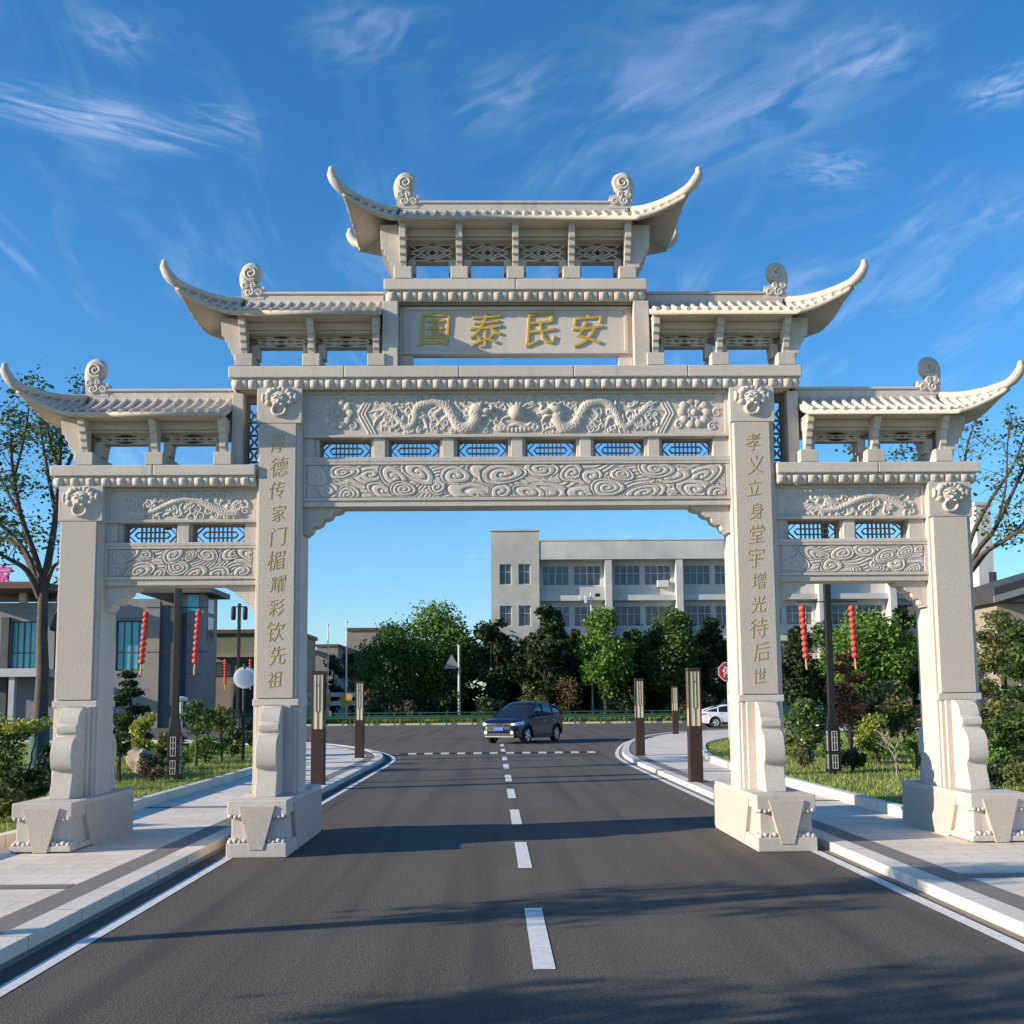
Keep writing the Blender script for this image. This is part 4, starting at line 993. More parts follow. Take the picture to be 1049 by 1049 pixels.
# ------------------------------------------------------------------ guardrail, far railing, poles
gy = 80.0
t = thing('guardrail', 'long green steel guardrail along the far edge of the crossing road', 'guardrail', (0, gy, 0))
for z in (.62, .95):
    pr = [(-.02, z - .13), (-.05, z - .09), (-.015, z - .03), (-.015, z + .03), (-.05, z + .09), (-.02, z + .13), (.0, z + .13), (.0, z - .13)] if z < .8 else [(-.03, z - .03), (.03, z - .03), (.03, z + .03), (-.03, z + .03)]
    MB().prism(pr, 'x', -46, 46).build('rail', M['rail_green'], t, fixn=True)
for k in range(47):
    x = -46 + 2 * k
    MB().box(x - .05, x + .05, .0, .1, 0, 1.0).build('post', M['rail_green'], t)

def railing():
    Y = 96.0; a = at(222, 0, Y)[0]; b = at(402, 0, Y)[0]
    t = thing('white_railing', 'white two-rail concrete railing with yellow and red-brown panels, far left', 'railing', ((a + b) / 2, Y, 0))
    L_ = (b - a) / 2
    for py in (711.5, 720.5):
        z = at(350, py, Y)[2]; MB().box(-L_, L_, -.1, .1, z - .2, z + .2).build('rail', M['white_metal'], t)
    for k in range(7):
        x = -L_ + 2 * L_ * k / 6; MB().box(x - .14, x + .14, -.12, .12, 0, 3.0).build('post', M['white_metal'], t)
    for px, wd, mm in ((339, 1.0, 'yellow'), (360, .9, 'yellow'), (385.5, .55, 'redbrown')):
        x = at(px, 0, Y)[0] - (a + b) / 2; z = at(350, 717, Y)[2]
        mb = MB()
        if mm == 'yellow':
            for (dx, dz, r_) in ((0, 0, .42), (-.35, .3, .3), (.35, .32, .3), (-.2, -.45, .28), (.22, -.4, .25), (0, .45, .3), (.4, -.1, .22), (-.42, -.15, .2)): mb.lathe([(.001, .06), (r_ * wd, .05), (r_ * wd, -.0), (.001, 0)], 12); n = 48; mb.v[-n:] = [(x + dx + q[0], -.14 - q[2], z + dz + q[1]) for q in mb.v[-n:]]
        else: mb.box(x - wd, x + wd, -.2, .2, z - 1.1, z + 1.0)
        mb.build('ornamental_panel', M[mm], t)
railing()
for px, top, w, lab in ((335.5, 640, .07, 'thin pale flagpole left of the pair beyond the far railing'), (354.5, 637, .09, 'thicker pale flagpole, right one of the pair beyond the far railing')):
    p = at(px, 715, 100.0); q = at(px, top, 100.0); t = thing('flagpole', lab, 'flagpole', (p[0], 100.0, 0), group='flagpoles beyond the far railing')
    MB().tube([(0, 0, 0), (0, 0, q[2])], [w * 1.1, w * .7], 8).build('pole', M['white_metal'], t, smooth=60); MB().ball((0, 0, q[2]), .13).build('finial', M['white_metal'], t, smooth=180)
    MB().lathe([(.3, 0), (.3, .3), (.16, .35)], 10).build('base', M['kerb'], t)
p = at(607.5, 740, 86.0); q = at(607.5, 607, 86.0)
t = thing('camera_pole', 'slender white roadside pole carrying a small surveillance camera', 'pole', (p[0], 86.0, .0))
MB().tube([(0, 0, 0), (0, 0, q[2])], [.10, .06], 10).build('pole', M['white_metal'], t, smooth=60)
MB().bar((-.5, 0, q[2] - .5), (.6, 0, q[2] - .5), .07, .07).build('arm', M['white_metal'], t)
MB().box(.35, .75, -.35, .1, q[2] - .35, q[2] - .12).build('camera', M['steel_dark'], t); MB().box(-.55, -.35, -.2, .1, q[2] - .9, q[2] - .2).build('floodlight', M['white_metal'], t)
p = at(470.5, 728, 83.0); q = at(470.5, 662, 83.0)
t = thing('warning_sign', 'triangular road sign seen from behind on a pinkish grey post', 'road sign', (p[0], 83.0, .1))
MB().tube([(0, 0, 0), (0, 0, q[2])], [.13, .11], 10).build('post', M['pole_grey'], t, smooth=60)
MB().prism([(-1.25, q[2] - 1.9), (.05, q[2] - 1.9), (-.6, q[2] - .75)], 'y', -.06, -.03).build('sign_plate', M['facade_grey'], t, fixn=True); MB().bar((-1.0, -.02, q[2] - 1.5), (.05, -.02, q[2] - 1.5), .07, .04).build('clamp', M['pole_grey'], t)

# ------------------------------------------------------------------ cars
def make_car(name, label, loc, rz, paint, L_=4.3, Wd=1.78, H=1.63, kind='suv'):
    """front faces local -x"""
    t = thing(name, label, 'car', loc, rz)
    hw = Wd / 2
    if kind == 'suv':
        # x, sill z, belt z (hood or shoulder), half width
        S = [(0.0, .42, .62, .62), (.06, .30, .78, .74), (.22, .24, .90, .83), (.55, .24, .97, .88), (1.05, .24, 1.03, .89), (1.3, .24, 1.06, .89), (2.2, .24, 1.08, .89), (3.2, .24, 1.12, .89), (3.8, .26, 1.13, .87), (4.1, .32, 1.10, .82), (4.24, .42, 1.0, .76), (4.3, .5, .9, .68)]
        Gh = [(1.0, 1.02, 1.03, .80), (1.45, 1.04, 1.34, .77), (1.85, 1.06, 1.55, .72), (2.2, 1.07, 1.62, .69), (2.7, 1.09, 1.63, .68), (3.2, 1.1, 1.58, .67), (3.7, 1.11, 1.46, .66), (4.02, 1.10, 1.25, .66), (4.16, 1.06, 1.07, .68)]
    else:
        S = [(0.0, .42, .60, .62), (.08, .28, .70, .76), (.3, .22, .78, .85), (.7, .2, .86, .90), (1.2, .2, .92, .91), (1.6, .2, .94, .91), (2.6, .2, .97, .91), (3.6, .2, 1.0, .91), (4.2, .24, 1.03, .88), (4.6, .30, 1.05, .82), (4.74, .40, 1.0, .74), (4.8, .5, .85, .66)]
        Gh = [(1.25, .91, .92, .80), (1.8, .93, 1.2, .75), (2.2, .94, 1.37, .70), (2.7, .96, 1.44, .66), (3.2, .98, 1.42, .65), (3.7, 1.0, 1.30, .65), (4.2, 1.02, 1.13, .66), (4.4, 1.03, 1.04, .68)]
    wx = (.83, 3.43) if kind == 'suv' else (.95, 3.8)
    rw = .345
    P = []
    xs = np.linspace(0, S[-1][0], 60)
    arr = np.array(S)
    for x in xs:
        z0, z1, h = [np.interp(x, arr[:, 0], arr[:, k]) for k in (1, 2, 3)]
        # wheel arch lifts the sill
        za = z0
        for w_ in wx:
            d = abs(x - w_)
            if d < rw + .075: za = max(za, .33 + math.sqrt((rw + .075) ** 2 - d * d))
        mid = z0 + (z1 - z0) * .55
        pts = [(0, z0), (h * .8, z0), (h * .80, za), (h * .985, za + .015), (h * 1.0, max(mid, za + .03)), (h * .99, z1 - .10 if z1 - .1 > za else za + .04), (h * .955, z1 - .03), (h * .86, z1 + .005), (h * .55, z1 + .025), (0, z1 + .035)]
        P.append([(x, y, z) for y, z in pts] + [(x, -y, z) for y, z in pts[-2:0:-1]])
    mb = MB(); nv = len(P[0])
    mb.grid([r_ + [r_[0]] for r_ in P]); n0 = len(xs)
    mb.add(P[0], [tuple(range(nv))]); mb.add(P[-1], [tuple(range(nv))[::-1]])
    o = mb.build('body', M[paint], t, smooth=35, fixn=True)
    bm = bmesh.new(); bm.from_mesh(o.data); bmesh.ops.remove_doubles(bm, verts=bm.verts, dist=1e-4); bmesh.ops.recalc_face_normals(bm, faces=bm.faces); bm.to_mesh(o.data); bm.free()
    o.data.polygons.foreach_set('use_smooth', [True] * len(o.data.polygons)); o.data.set_sharp_from_angle(angle=R(35))
    # cabin: glass loft, then painted roof and pillars standing proud
    ga = np.array(Gh); xs2 = np.linspace(ga[0, 0], ga[-1, 0], 30); P = []
    hb = np.interp(xs2, arr[:, 0], arr[:, 3])
    def sec(x, grow=0.0):
        zb, zt, ht = [np.interp(x, ga[:, 0], ga[:, k]) for k in (1, 2, 3)]; bw = np.interp(x, arr[:, 0], arr[:, 3]) * .93
        f = min(1, max(.0, (zt - zb) / .5)); top = bw + (ht - bw) * f
        return [(x, bw + grow, zb - .03), (x, bw + (top - bw) * .5 + .02 + grow, zb + (zt - zb) * .5), (x, top + grow, zt - .07 * f), (x, top - .10, zt - .01 + grow), (x, top * .5, zt + .02 * f + grow), (x, 0, zt + .03 * f + grow)]
    for x in xs2:
        q = sec(x); P.append(q + [(a, -b, c) for a, b, c in q[-2::-1]])
    mb = MB(); mb.grid(P); mb.build('window_glass', M['glass_car'], t, smooth=40, fixn=True)
    # roof skin
    P = []; xr = [x for x in xs2 if np.interp(x, ga[:, 0], ga[:, 2]) > (1.5 if kind == 'suv' else 1.33)]
    for x in np.linspace(xr[0], xr[-1], 14):
        q = sec(x, .012)[2:]; P.append(q + [(a, -b, c) for a, b, c in q[-2::-1]])
    mb = MB(); mb.grid(P)
    for s in (-1, 1):
        def sidepath(f):
            return [(x, s * y, z) for x, y, z in f]
        xa0 = ga[0, 0] + .02; A = [sec(x, .012) for x in np.linspace(xa0, xr[0] + .05, 7)]
        mb.tube(sidepath([(q[2][0], q[2][1] - .01, q[2][2]) for q in A]), .035, 6)
        C = [sec(x, .012) for x in np.linspace(xr[-1] - .05, ga[-1, 0] - .02, 7)]
        mb.tube(sidepath([(q[2][0], q[2][1] - .01, q[2][2]) for q in C]), .06, 6)
        for xp in ((2.25, 3.15) if kind == 'suv' else (2.6, 3.6)):
            q = sec(xp, .004); mb.tube(sidepath([q[0], q[1], q[2]]), .035, 6)
    mb.build('roof_panel', M[paint], t, smooth=40, fixn=True)
    # lower cladding
    for s in (-1, 1):
        MB().box(wx[0] + rw + .08, wx[1] - rw - .08, min(s * (hw - .08), s * (hw + .012)), max(s * (hw - .08), s * (hw + .012)), .2, .36).build('sill', M['black_plastic'], t, bevel=.02)
        mb = MB()
        for w_ in wx:
            arc = [(w_ + (rw + .07) * math.cos(a), s * (hw - .005), .33 + (rw + .07) * math.sin(a)) for a in np.linspace(.05, PI - .05, 13)]
            mb.tube(arc, .03, 6)
        mb.build('arch_trim', M['black_plastic'] if kind == 'suv' else M[paint], t, smooth=60)
        for xp in ((2.25, 3.05) if kind == 'suv' else (2.6, 3.5)):
            MB().box(xp - .12, xp + .08, min(s * hw, s * (hw + .03)), max(s * hw, s * (hw + .03)), .88, .905).build('door_handle', M['chrome'] if kind == 'suv' else M[paint], t)
        mx = ga[0, 0] + .55; mb = MB().ball((mx, s * (hw + .10), ga[0, 1] + .10), (.08, .12, .075)); mb.bar((mx, s * (hw - .1), ga[0, 1] + .03), (mx, s * (hw + .06), ga[0, 1] + .08), .05, .04); mb.build('wing_mirror', M[paint], t, smooth=60)
        for w_ in wx:
            yo = s * (hw - .03)
            wb = thing_part('wheel', t)
            mb = MB().lathe([(rw * .66, -.1), (rw * .93, -.1), (rw, -.06), (rw, .06), (rw * .93, .1), (rw * .66, .1), (rw * .66, -.1)], 24, cap=False); mb.v = [(w_ + a, yo - s * .09 + c, .33 + b) for a, b, c in mb.v]; mb.build('tyre', M['tyre'], wb, smooth=40, fixn=True)
            mb = MB(); mb.lathe([(rw * .56, -.06), (rw * .66, -.09), (rw * .68, .09), (rw * .60, .085), (rw * .57, .06)], 24, cap=False)
            for k in range(5):
                a = 2 * PI * k / 5
                for da in (-.16, .16): mb.bar((0, 0, .075), (rw * .62 * math.cos(a + da), rw * .62 * math.sin(a + da), .07), .04, .03, (0, 0, 1))
            mb.lathe([(.001, .095), (.06, .09), (.065, .05)], 12)
            mb.v = [(w_ + a, yo - s * .09 + s * c, .33 + b) for a, b, c in mb.v]; mb.build('rim', M['alloy'], wb, smooth=30)
            mb = MB().lathe([(.001, -.02), (rw * .6, -.02), (rw * .6, .0), (.001, .0)], 20); mb.v = [(w_ + a, yo - s * .09 + c, .33 + b) for a, b, c in mb.v]; mb.build('brake_backing', M['black_plastic'], wb)
        # head and tail lamps follow the corner
        def patch(nm, x0, x1, z0, z1, m_, front, slope=0, inner=.35):
            P = []
            for x in np.linspace(x0, x1, 6):
                h = np.interp(x, arr[:, 0], arr[:, 3]); f = (x - x0) / (x1 - x0) if front else (x1 - x) / (x1 - x0)
                y = h + .008; P.append([(x - .0, s * (y - .02 * j), z0 + (z1 - z0) * j / 2 + slope * f) for j in range(3)])
            e = x0 if front else x1; q = P[0] if front else P[-1]; sg = -1 if front else 1
            Q = [[(e + sg * (.03 + .02 * (1 - k)) - sg * .0, s * (abs(q[0][1]) * k + inner * (1 - k)), z0 + (z1 - z0) * (.5 + (j / 2 - .5) * (.55 + .45 * k))) for j in range(3)] for k in (0, .5, 1.)]
            mb = MB(); mb.grid(Q + P if front else Q + P[::-1]); o = mb.build(nm, m_, t, smooth=50)
            md = o.modifiers.new('thickness', 'SOLIDIFY'); md.thickness = .03; md.offset = 0
        if kind == 'suv':
            patch('headlight', .05, .52, .70, .83, M['headlamp'], True, .07, .50); patch('tail_light', 4.0, 4.27, .86, 1.02, M['tail_red'], False, 0, .45)
            f_ = MB().lathe([(.001, 0), (.06, 0), (.075, .03)], 12).build('fog_light', M['headlamp'], t); f_.rotation_euler = (0, R(-90), 0); f_.location = (.0, s * .60, .45)
        else: patch('headlight', .06, .5, .58, .7, M['headlamp'], True, .06, .5); patch('tail_light', 4.35, 4.75, .82, .9, M['tail_red'], False, .02, .2)
    if kind == 'suv':
        mb = MB().box(-.03, .05, -.56, .56, .735, .80); mb.box(-.035, .02, -.3, .3, .70, .735); mb.build('grille_bar', M['chrome'], t, bevel=.012)
        mb = MB().box(-.02, .08, -.55, .55, .56, .69).box(-.005, .12, -.70, .70, .30, .42); mb.build('grille', M['black_plastic'], t, bevel=.01)
        MB().box(-.045, -.02, -.22, .22, .52, .655).build('number_plate', M['plate_blue'], t)
        mb = MB().box(-.05, -.03, -.075, -.05, .70, .83).box(-.05, -.03, .05, .075, .70, .83).box(-.05, -.03, -.05, .05, .755, .78); mb.build('emblem', M['chrome'], t)
        mb = MB().box(.0, .1, -.66, .66, .265, .30); mb.build('bumper_trim', M['pole_grey'], t, bevel=.01)
    else:
        MB().box(4.68, 4.80, -.7, .7, .26, .42).build('rear_valance', M['black_plastic'], t, bevel=.02)
        MB().box(4.775, 4.80, -.22, .22, .6, .73).build('number_plate', M['plate_blue'], t)
    return t
def thing_part(name, parent):
    o = bpy.data.objects.new(name, None); COL.objects.link(o); o.parent = parent; o.empty_display_size = .1; return o
# heading towards the camera and to the left
th = R(30)
rzc = math.atan2(math.cos(th), math.sin(th))     # local -x (front) -> direction (-sin th, -cos th)
fx, fy = -.12, 43.3
make_car('compact_suv', 'dark navy compact SUV with chrome grille turning in from the crossing road', (fx, fy, 0.003), rzc, 'navy').scale = (1.05, 1.05, 1.07)
pw = at(714, 742, 66.0)
make_car('fastback_car', 'white fastback car showing its tail from behind the right inner pillar', (pw[0] + 4.8, 66.0, 0.003), PI, 'car_white', 4.8, 1.82, 1.44, 'sedan')
# ------------------------------------------------------------------ buildings
def part_at(o, loc): o.location = loc; return o
def make_window(nm, w, h, cols, rows, parent, m_glass='glass', fr=.06, m_frame='frame_white'):
    mb = MB().box(-w / 2, w / 2, 0, .12, 0, fr).box(-w / 2, w / 2, 0, .12, h - fr, h).box(-w / 2, -w / 2 + fr, 0, .12, fr, h - fr).box(w / 2 - fr, w / 2, 0, .12, fr, h - fr)
    for k in range(1, cols):
        x = -w / 2 + w * k / cols; b = fr * (.75 if k * 2 != cols else 1.2) / 2; mb.box(x - b, x + b, .01, .11, fr, h - fr)
    for (z) in rows: mb.box(-w / 2 + fr, w / 2 - fr, .015, .105, z - fr * .35, z + fr * .35)
    f = mb.build(nm, M[m_frame], parent)
    MB().box(-w / 2 + fr * .5, w / 2 - fr * .5, .06, .075, fr * .5, h - fr * .5).build('pane', M[m_glass], f)
    return f
# the white four-storey block behind the trees
Y0 = 92.0
def bx(px, Y=Y0): return at(px, 640, Y)[0]
def bz(py, Y=Y0, px=650): return at(px, py, Y)[2]
xl, xt, xr = bx(503.5), bx(553), bx(1000)
t = thing('office_building', 'long white four-storey office block behind the roadside trees', 'building', ((xl + xr) / 2, Y0, 0)); OX = (xl + xr) / 2
def w(x): return x - OX
zt = bz(544, Y0, 525); zp1, zp0 = bz(553.5), bz(572.5)
rows = [(bz(598), bz(577)), (bz(640.5), bz(619.5)), (bz(683), bz(662)), (bz(725), bz(704))]
# end tower with real window openings
cols = [(bx(512), bx(524.5)), (bx(531.5), bx(544))]
mb = MB(); xs_ = [xl, cols[0][0], cols[0][1], cols[1][0], cols[1][1], xt]
zs_ = [0] + [z for r_ in rows[::-1] for z in (max(r_[0], .2), r_[1])] + [zt]
for i in range(5):
    for j in range(len(zs_) - 1):
        if i % 2 == 1 and j % 2 == 1: continue
        mb.box(w(xs_[i]), w(xs_[i + 1]), 0, .35, zs_[j], zs_[j + 1])
mb.box(w(xl), w(xl) + .3, .35, 14, 0, zt).box(w(xt) - .3, w(xt), .35, 14, 0, zt).box(w(xl) + .3, w(xt) - .3, 8, 14, 0, zt - .4).box(w(xl) + .3, w(xt) - .3, .35, 8, zt - .6, zt - .4)
mb.build('end_tower', M['facade_cream'], t)
mb = MB().box(w(xl) - .1, w(xt) + .1, -.1, .4, zt, zt + .18); mb.build('coping', M['facade_white'], t)
wt = None
for (z0, z1) in rows[:3]:
    for (a, b) in cols:
        if wt is None: wt = o = make_window('window', b - a, z1 - z0, 2, [(z1 - z0) * .62], t)
        else: o = copy_tree(wt, t)
        o.location = (w((a + b) / 2), .14, z0)
# long wing: recessed wall, piers, parapet and spandrels
yw = 1.3
piers = [bx(624.5 + 73.2 * k) for k in range(0, 6)]
bays = list(zip([xt] + [p + .3 for p in piers], [p - .3 for p in piers] + [xr]))
mb = MB(); wins = []
for (a, b) in bays:
    m_ = (a + b) / 2; g = .2
    wins.append((a + g + .1, m_ - g)); wins.append((m_ + g, b - g - .1))
zb_ = 0
for (z0, z1) in rows[::-1]:
    z0 = max(z0, .3); mb.box(w(xt), w(xr), yw, yw + .3, zb_, z0); zb_ = z1
    e = [xt] + [v for p in wins for v in p] + [xr]
    for k in range(0, len(e), 2): mb.box(w(e[k]), w(e[k + 1]), yw, yw + .3, z0, z1)
mb.box(w(xt), w(xr), yw, yw + .3, zb_, zp0).box(w(xt), w(xr), 9, 13, 0, zp1 - 1).box(w(xt), w(xr), yw + .3, 9, zp1 - 1.2, zp1 - 1)
mb.build('wall', M['facade_white'], t)
MB().box(w(xt) + .01, w(xr), .05, yw + .3, zp0, zp1).build('parapet', M['facade_white'], t)
MB().box(w(xt) + .01, w(xr), 0, yw + .35, zp1, zp1 + .12).build('coping', M['facade_white'], t)
for p in piers: MB().box(w(p) - .3, w(p) + .3, .12, yw, 0, zp0).build('pier', M['facade_white'], t)
for k, (z0, z1) in enumerate(rows[:3]):
    for (a, b) in bays:
        MB().box(w(a) + (.01 if a == xt else 0), w(b), .5, yw, z0 - 1.45, z0 - .95).build('spandrel_ledge', M['facade_white'], t)
ww = None
for (z0, z1) in rows[:3]:
    for (a, b) in wins:
        if ww is None: ww = o = make_window('window', b - a, z1 - z0, 4, [(z1 - z0) * .60], t); w0_ = b - a
        else: o = copy_tree(ww, t); o.scale = ((b - a) / w0_, 1, 1)
        o.location = (w((a + b) / 2), yw + .08, z0)
MB().box(w(bx(676)), w(bx(676)) + 1.0, yw - .55, yw - .05, rows[0][0] - .2, rows[0][0] + .4).build('air_conditioner', M['frame_white'], t)
MB().box(w(bx(595)), w(bx(622)) , .4, .5, rows[0][0] - 1.4, rows[0][0] - .2).build('balcony_panel', M['facade_white'], t)
# right-hand tower
xa, xb = bx(1000), bx(1016); zt2 = bz(520, Y0, 1000)
t2 = thing('stair_tower', 'tall plain white stair tower at the far right end of the office block', 'tower', ((xa + xb) / 2, Y0, 0))
MB().box(-(xb - xa) / 2 + .02, (xb - xa) / 2, -1.0, 12, 0, zt2).build('wall', M['facade_white'], t2, bevel=.03); MB().box(-(xb - xa) / 2 - .1, (xb - xa) / 2 + .15, -1.15, 12.1, zt2, zt2 + .3).build('coping', M['facade_cream'], t2)
for k in range(3): MB().box(.2, .9, -1.04, -1.0, 3 + 4 * k, 5 + 4 * k).build('window', M['glass'], t2)
# dark-roofed hall, far right
p = at(1019, 613, 70.0)
t = thing('hall', 'low hall with a dark sloping roof behind the clipped trees at the right edge', 'building', (p[0], 70, 0))
z0 = p[2]
MB().box(.6, 24, 1, 14, 0, z0).build('wall', M['facade_beige'], t)
MB().prism([(0, z0 - .25), (0, z0 + .75), (12, z0 + 4.2), (24, z0 + .75), (24, z0 - .25)], 'y', 0, 15).build('roof', M['roof_dark'], t, fixn=True)
MB().prism([(-.1, z0 - .3), (-.1, z0 + .15), (12, z0 + 3.5), (12, z0 + 3.1)], 'y', -.12, -.01).build('fascia', M['facade_grey'], t, fixn=True)
for k in range(4): make_window('window', 2.2, 1.6, 2, [], t).location = (3 + 4.6 * k, .95, 1.4)

# the grey modern hall on the left
Y1 = 78.0
def lx(px): return at(px, 650, Y1)[0]
def lz(py, px=100): return at(px, py, Y1)[2]
xa, xb = lx(-60), lx(164)
t = thing('modern_building', 'modern grey building with teal glass windows and a flat oversailing roof', 'building', (xa, Y1, 0))
def q(px): return lx(px) - xa
ztop = lz(617); zw1, zw0 = lz(636), lz(682); zc = lz(690)
wins = [(q(-40), q(-8)), (q(11), q(37)), (q(56), q(70)), (q(119), q(149))]
mb = MB(); e = [0] + [v for a in wins for v in a] + [q(164)]
for k in range(0, len(e), 2): mb.box(e[k], e[k + 1], 0, .4, 0, ztop)
for a, b in wins: mb.box(a, b, 0, .4, zw1, ztop).box(a, b, 0, .4, 0, zw0 - .4)
mb.box(0, q(164), 8, 12, 0, ztop - .2).box(0, q(164), .4, 8, ztop - .5, ztop - .3); mb.build('wall', M['facade_grey'], t)
for a, b in wins: 
    o = make_window('window', b - a, zw1 - zw0 + .4, 4, [1.4], t, 'glass_teal', .09, 'facade_dark'); o.location = ((a + b) / 2, .15, zw0 - .4)
MB().box(q(3), q(11), -.35, -.01, 0, zw1 + .3).build('dark_pier', M['facade_dark'], t)
MB().box(q(-40), q(60), -2.4, -.01, zc - .25, zc + .35).build('canopy', M['facade_white'], t)
for px in (-20, 25): MB().box(q(px), q(px) + .4, -2.2, -1.8, 0, zc - .25).build('canopy_post', M['facade_white'], t)
MB().box(q(-60), q(61), -3.0, 7, lz(607), lz(600)).build('roof', M['roof_brown'], t, bevel=.05)
for px in (18, 57, -25): MB().box(q(px), q(px) + .5, .0, .4, ztop, lz(607)).build('roof_post', M['facade_white'], t)
MB().box(q(118), q(163.9), -.15, -.01, zw1 + .2, ztop + .15).build('fascia', M['facade_grey'], t)
MB().box(q(149), q(164), -.16, -.012, 0, zw1 + .19).build('stone_pier', M['facade_beige'], t)
MB().box(q(164), q(181), .05, 6, 0, ztop - .25).build('side_wall', M['facade_dark'], t)
# upper storey set back with an overhanging slab
zt2 = lz(597, 190); 
MB().box(q(104), q(160), 5, 12, ztop - .2, zt2 - .7).build('upper_storey', M['facade_grey'], t)
t2 = thing('corner_tower', 'dark grey corner tower with a strip of teal glass under a thin projecting slab', 'tower', (lx(181), Y1 + 1, 0))
a, b = 0, lx(204) - lx(181)
MB().box(a, b, 0, 4, 0, zt2 - .75).build('wall', M['facade_grey'], t2)
MB().box(a + .5, b * .8, -.05, -.003, lz(625, 190), zt2 - .85).build('glass_strip', M['glass_teal'], t2)
MB().box(.02, .45, -.04, -.004, 0, lz(627, 190)).build('dark_strip', M['facade_dark'], t2)
for z in (lz(625, 210), lz(655, 210)): MB().box(b + .003, b + .04, 1.2, 2.8, z, z + 1.9).build('window', M['glass'], t2)
for z in (lz(640, 200), lz(665, 200), lz(690, 200)): MB().box(.5, b - .05, -.02, -.002, z, z + .05).build('joint', M['facade_dark'], t2)
MB().box(lx(140) - lx(181), b + .85, -1.0, 4.6, zt2 - .75, zt2 - .35).build('roof_slab', M['facade_dark'], t2); MB().box(lx(146) - lx(181), b - .4, .2, 4, zt2 - .35, zt2 + .3).build('parapet', M['facade_beige'], t2)
# pink rooftop letter
p = at(2.5, 590.5, Y1 - 2.4)
t = thing('roof_letter', 'large pink rooftop letter standing on the edge of the brown roof at the far left', 'sign', (p[0], Y1 - 2.4, lz(600) - .0))
mb = MB(); glyph(mb, '家', 0, 0, p[2] - lz(600) + .1, 1.5, off=.02, ext=.06); mb.build('lettering', M['pink'], t)
mb = MB(); 
for x in (-.4, .4): mb.box(x - .04, x + .04, .06, .12, 0, .7)
mb.build('support', M['steel_dark'], t)
# low beige building between tower and pillar
Y2 = 94.0
xa, xb = at(213, 650, Y2)[0], at(300, 650, Y2)[0]; zr = at(240, 649, Y2)[2]; zm = at(240, 672, Y2)[2]
t = thing('low_building', 'low olive and beige two-storey building with a brown roof edge', 'building', ((xa + xb) / 2, Y2, 0)); h_ = (xb - xa) / 2
MB().box(-h_, h_, 0, 12, zm, zr).build('upper_wall', M['facade_olive'], t); MB().box(-h_, h_, .6, 12, 0, zm).build('lower_wall', M['facade_beige'], t)
MB().box(-h_ - .2, h_ + .2, -.3, 12.2, zr, zr + .35).build('roof_edge', M['roof_brown'], t); MB().box(-h_, h_, -.25, .0, zm - .1, zm + .25).build('string_course', M['facade_beige'], t)
for k in range(4): o = make_window('window', 1.6, 1.3, 2, [], t, 'glass', .07, 'facade_dark'); o.location = (-h_ + 1.2 + k * 2.1, .5, zm - 1.8)
o = MB().prism([(-1.6, 0), (1.6, 0)] + [(1.6 * math.cos(a), 2.2 + 1.3 * math.sin(a)) for a in np.linspace(0, PI, 9)], 'y', .52, .59).build('arched_door', M['roof_dark'], t, fixn=True)
# gabled shed and the beige block behind the flagpoles
Y3 = 118.0
xa, xb = at(296, 690, Y3)[0], at(341, 690, Y3)[0]; z1 = at(318, 667, Y3)[2]; z2 = at(341, 678, Y3)[2]
t = thing('shed', 'blue-grey shed with a shallow sloping roof beyond the far railing', 'building', ((xa + xb) / 2, Y3, 0)); h_ = (xb - xa) / 2
MB().prism([(-h_, 0), (h_, 0), (h_, z2), (-h_ * .1, z1), (-h_, z2)], 'y', 0, 10).build('wall', M['facade_grey'], t, fixn=True)
MB().prism([(h_ + .2, z2), (h_ + .2, z2 + .3), (-h_ * .1, z1 + .35), (-h_ - .2, z2 + .3), (-h_ - .2, z2), (-h_ * .1, z1 + .02)], 'y', -.3, 10.2).build('roof', M['roof_dark'], t, fixn=True)
for k in range(3): MB().box(-h_ + .6 + k * 1.4, -h_ + 1.4 + k * 1.4, -.05, -.003, 1.5, 3).build('window', M['glass'], t)
xa, xb = at(324, 690, 126)[0], at(346, 690, 126)[0]; z1 = at(335, 662.5, 126)[2]
t = thing('annex', 'small grey-beige flat-roofed block between the shed and the flagpole', 'building', ((xa + xb) / 2, 126, 0)); h_ = (xb - xa) / 2
MB().box(-h_, h_, 0, 8, 0, z1).build('wall', M['facade_beige'], t); MB().box(-h_ - .15, h_ + .15, -.15, 8.1, z1, z1 + .3).build('roof', M['roof_brown'], t)
xa, xb = at(355.5, 690, 130)[0], at(408, 690, 130)[0]; z1 = at(370, 646, 130)[2]
t = thing('apartment_block', 'beige block with a thin brown roof edge behind the dark trees left of centre', 'building', ((xa + xb) / 2, 130, 0)); h_ = (xb - xa) / 2
MB().box(-h_, h_, 0, 10, 0, z1).build('wall', M['facade_beige'], t); MB().box(-h_ - .2, h_ + .2, -.2, 10.1, z1, z1 + .35).build('roof', M['roof_brown'], t)
for j in range(2):
    for k in range(3): o = make_window('window', 1.3, 1.4, 2, [], t); o.location = (-h_ + 1.3 + 2.2 * k, -.03, 2.2 + 3.1 * j)
# pale boundary wall seen between the tree trunks
xa, xb = at(430, 700, 90.4)[0], at(760, 700, 90.4)[0]
t = thing('boundary_wall', 'low pale boundary wall glimpsed between the tree trunks', 'wall', ((xa + xb) / 2, 90.4, 0)); h_ = (xb - xa) / 2
MB().box(-h_, h_, 0, .25, 0, 1.9).build('wall', M['facade_white'], t)
for k in range(8):
    x = -h_ + 2 * h_ * k / 7; MB().box(x - .3, x + .3, -.1, .35, 0, 2.7).build('pier', M['facade_cream'], t)
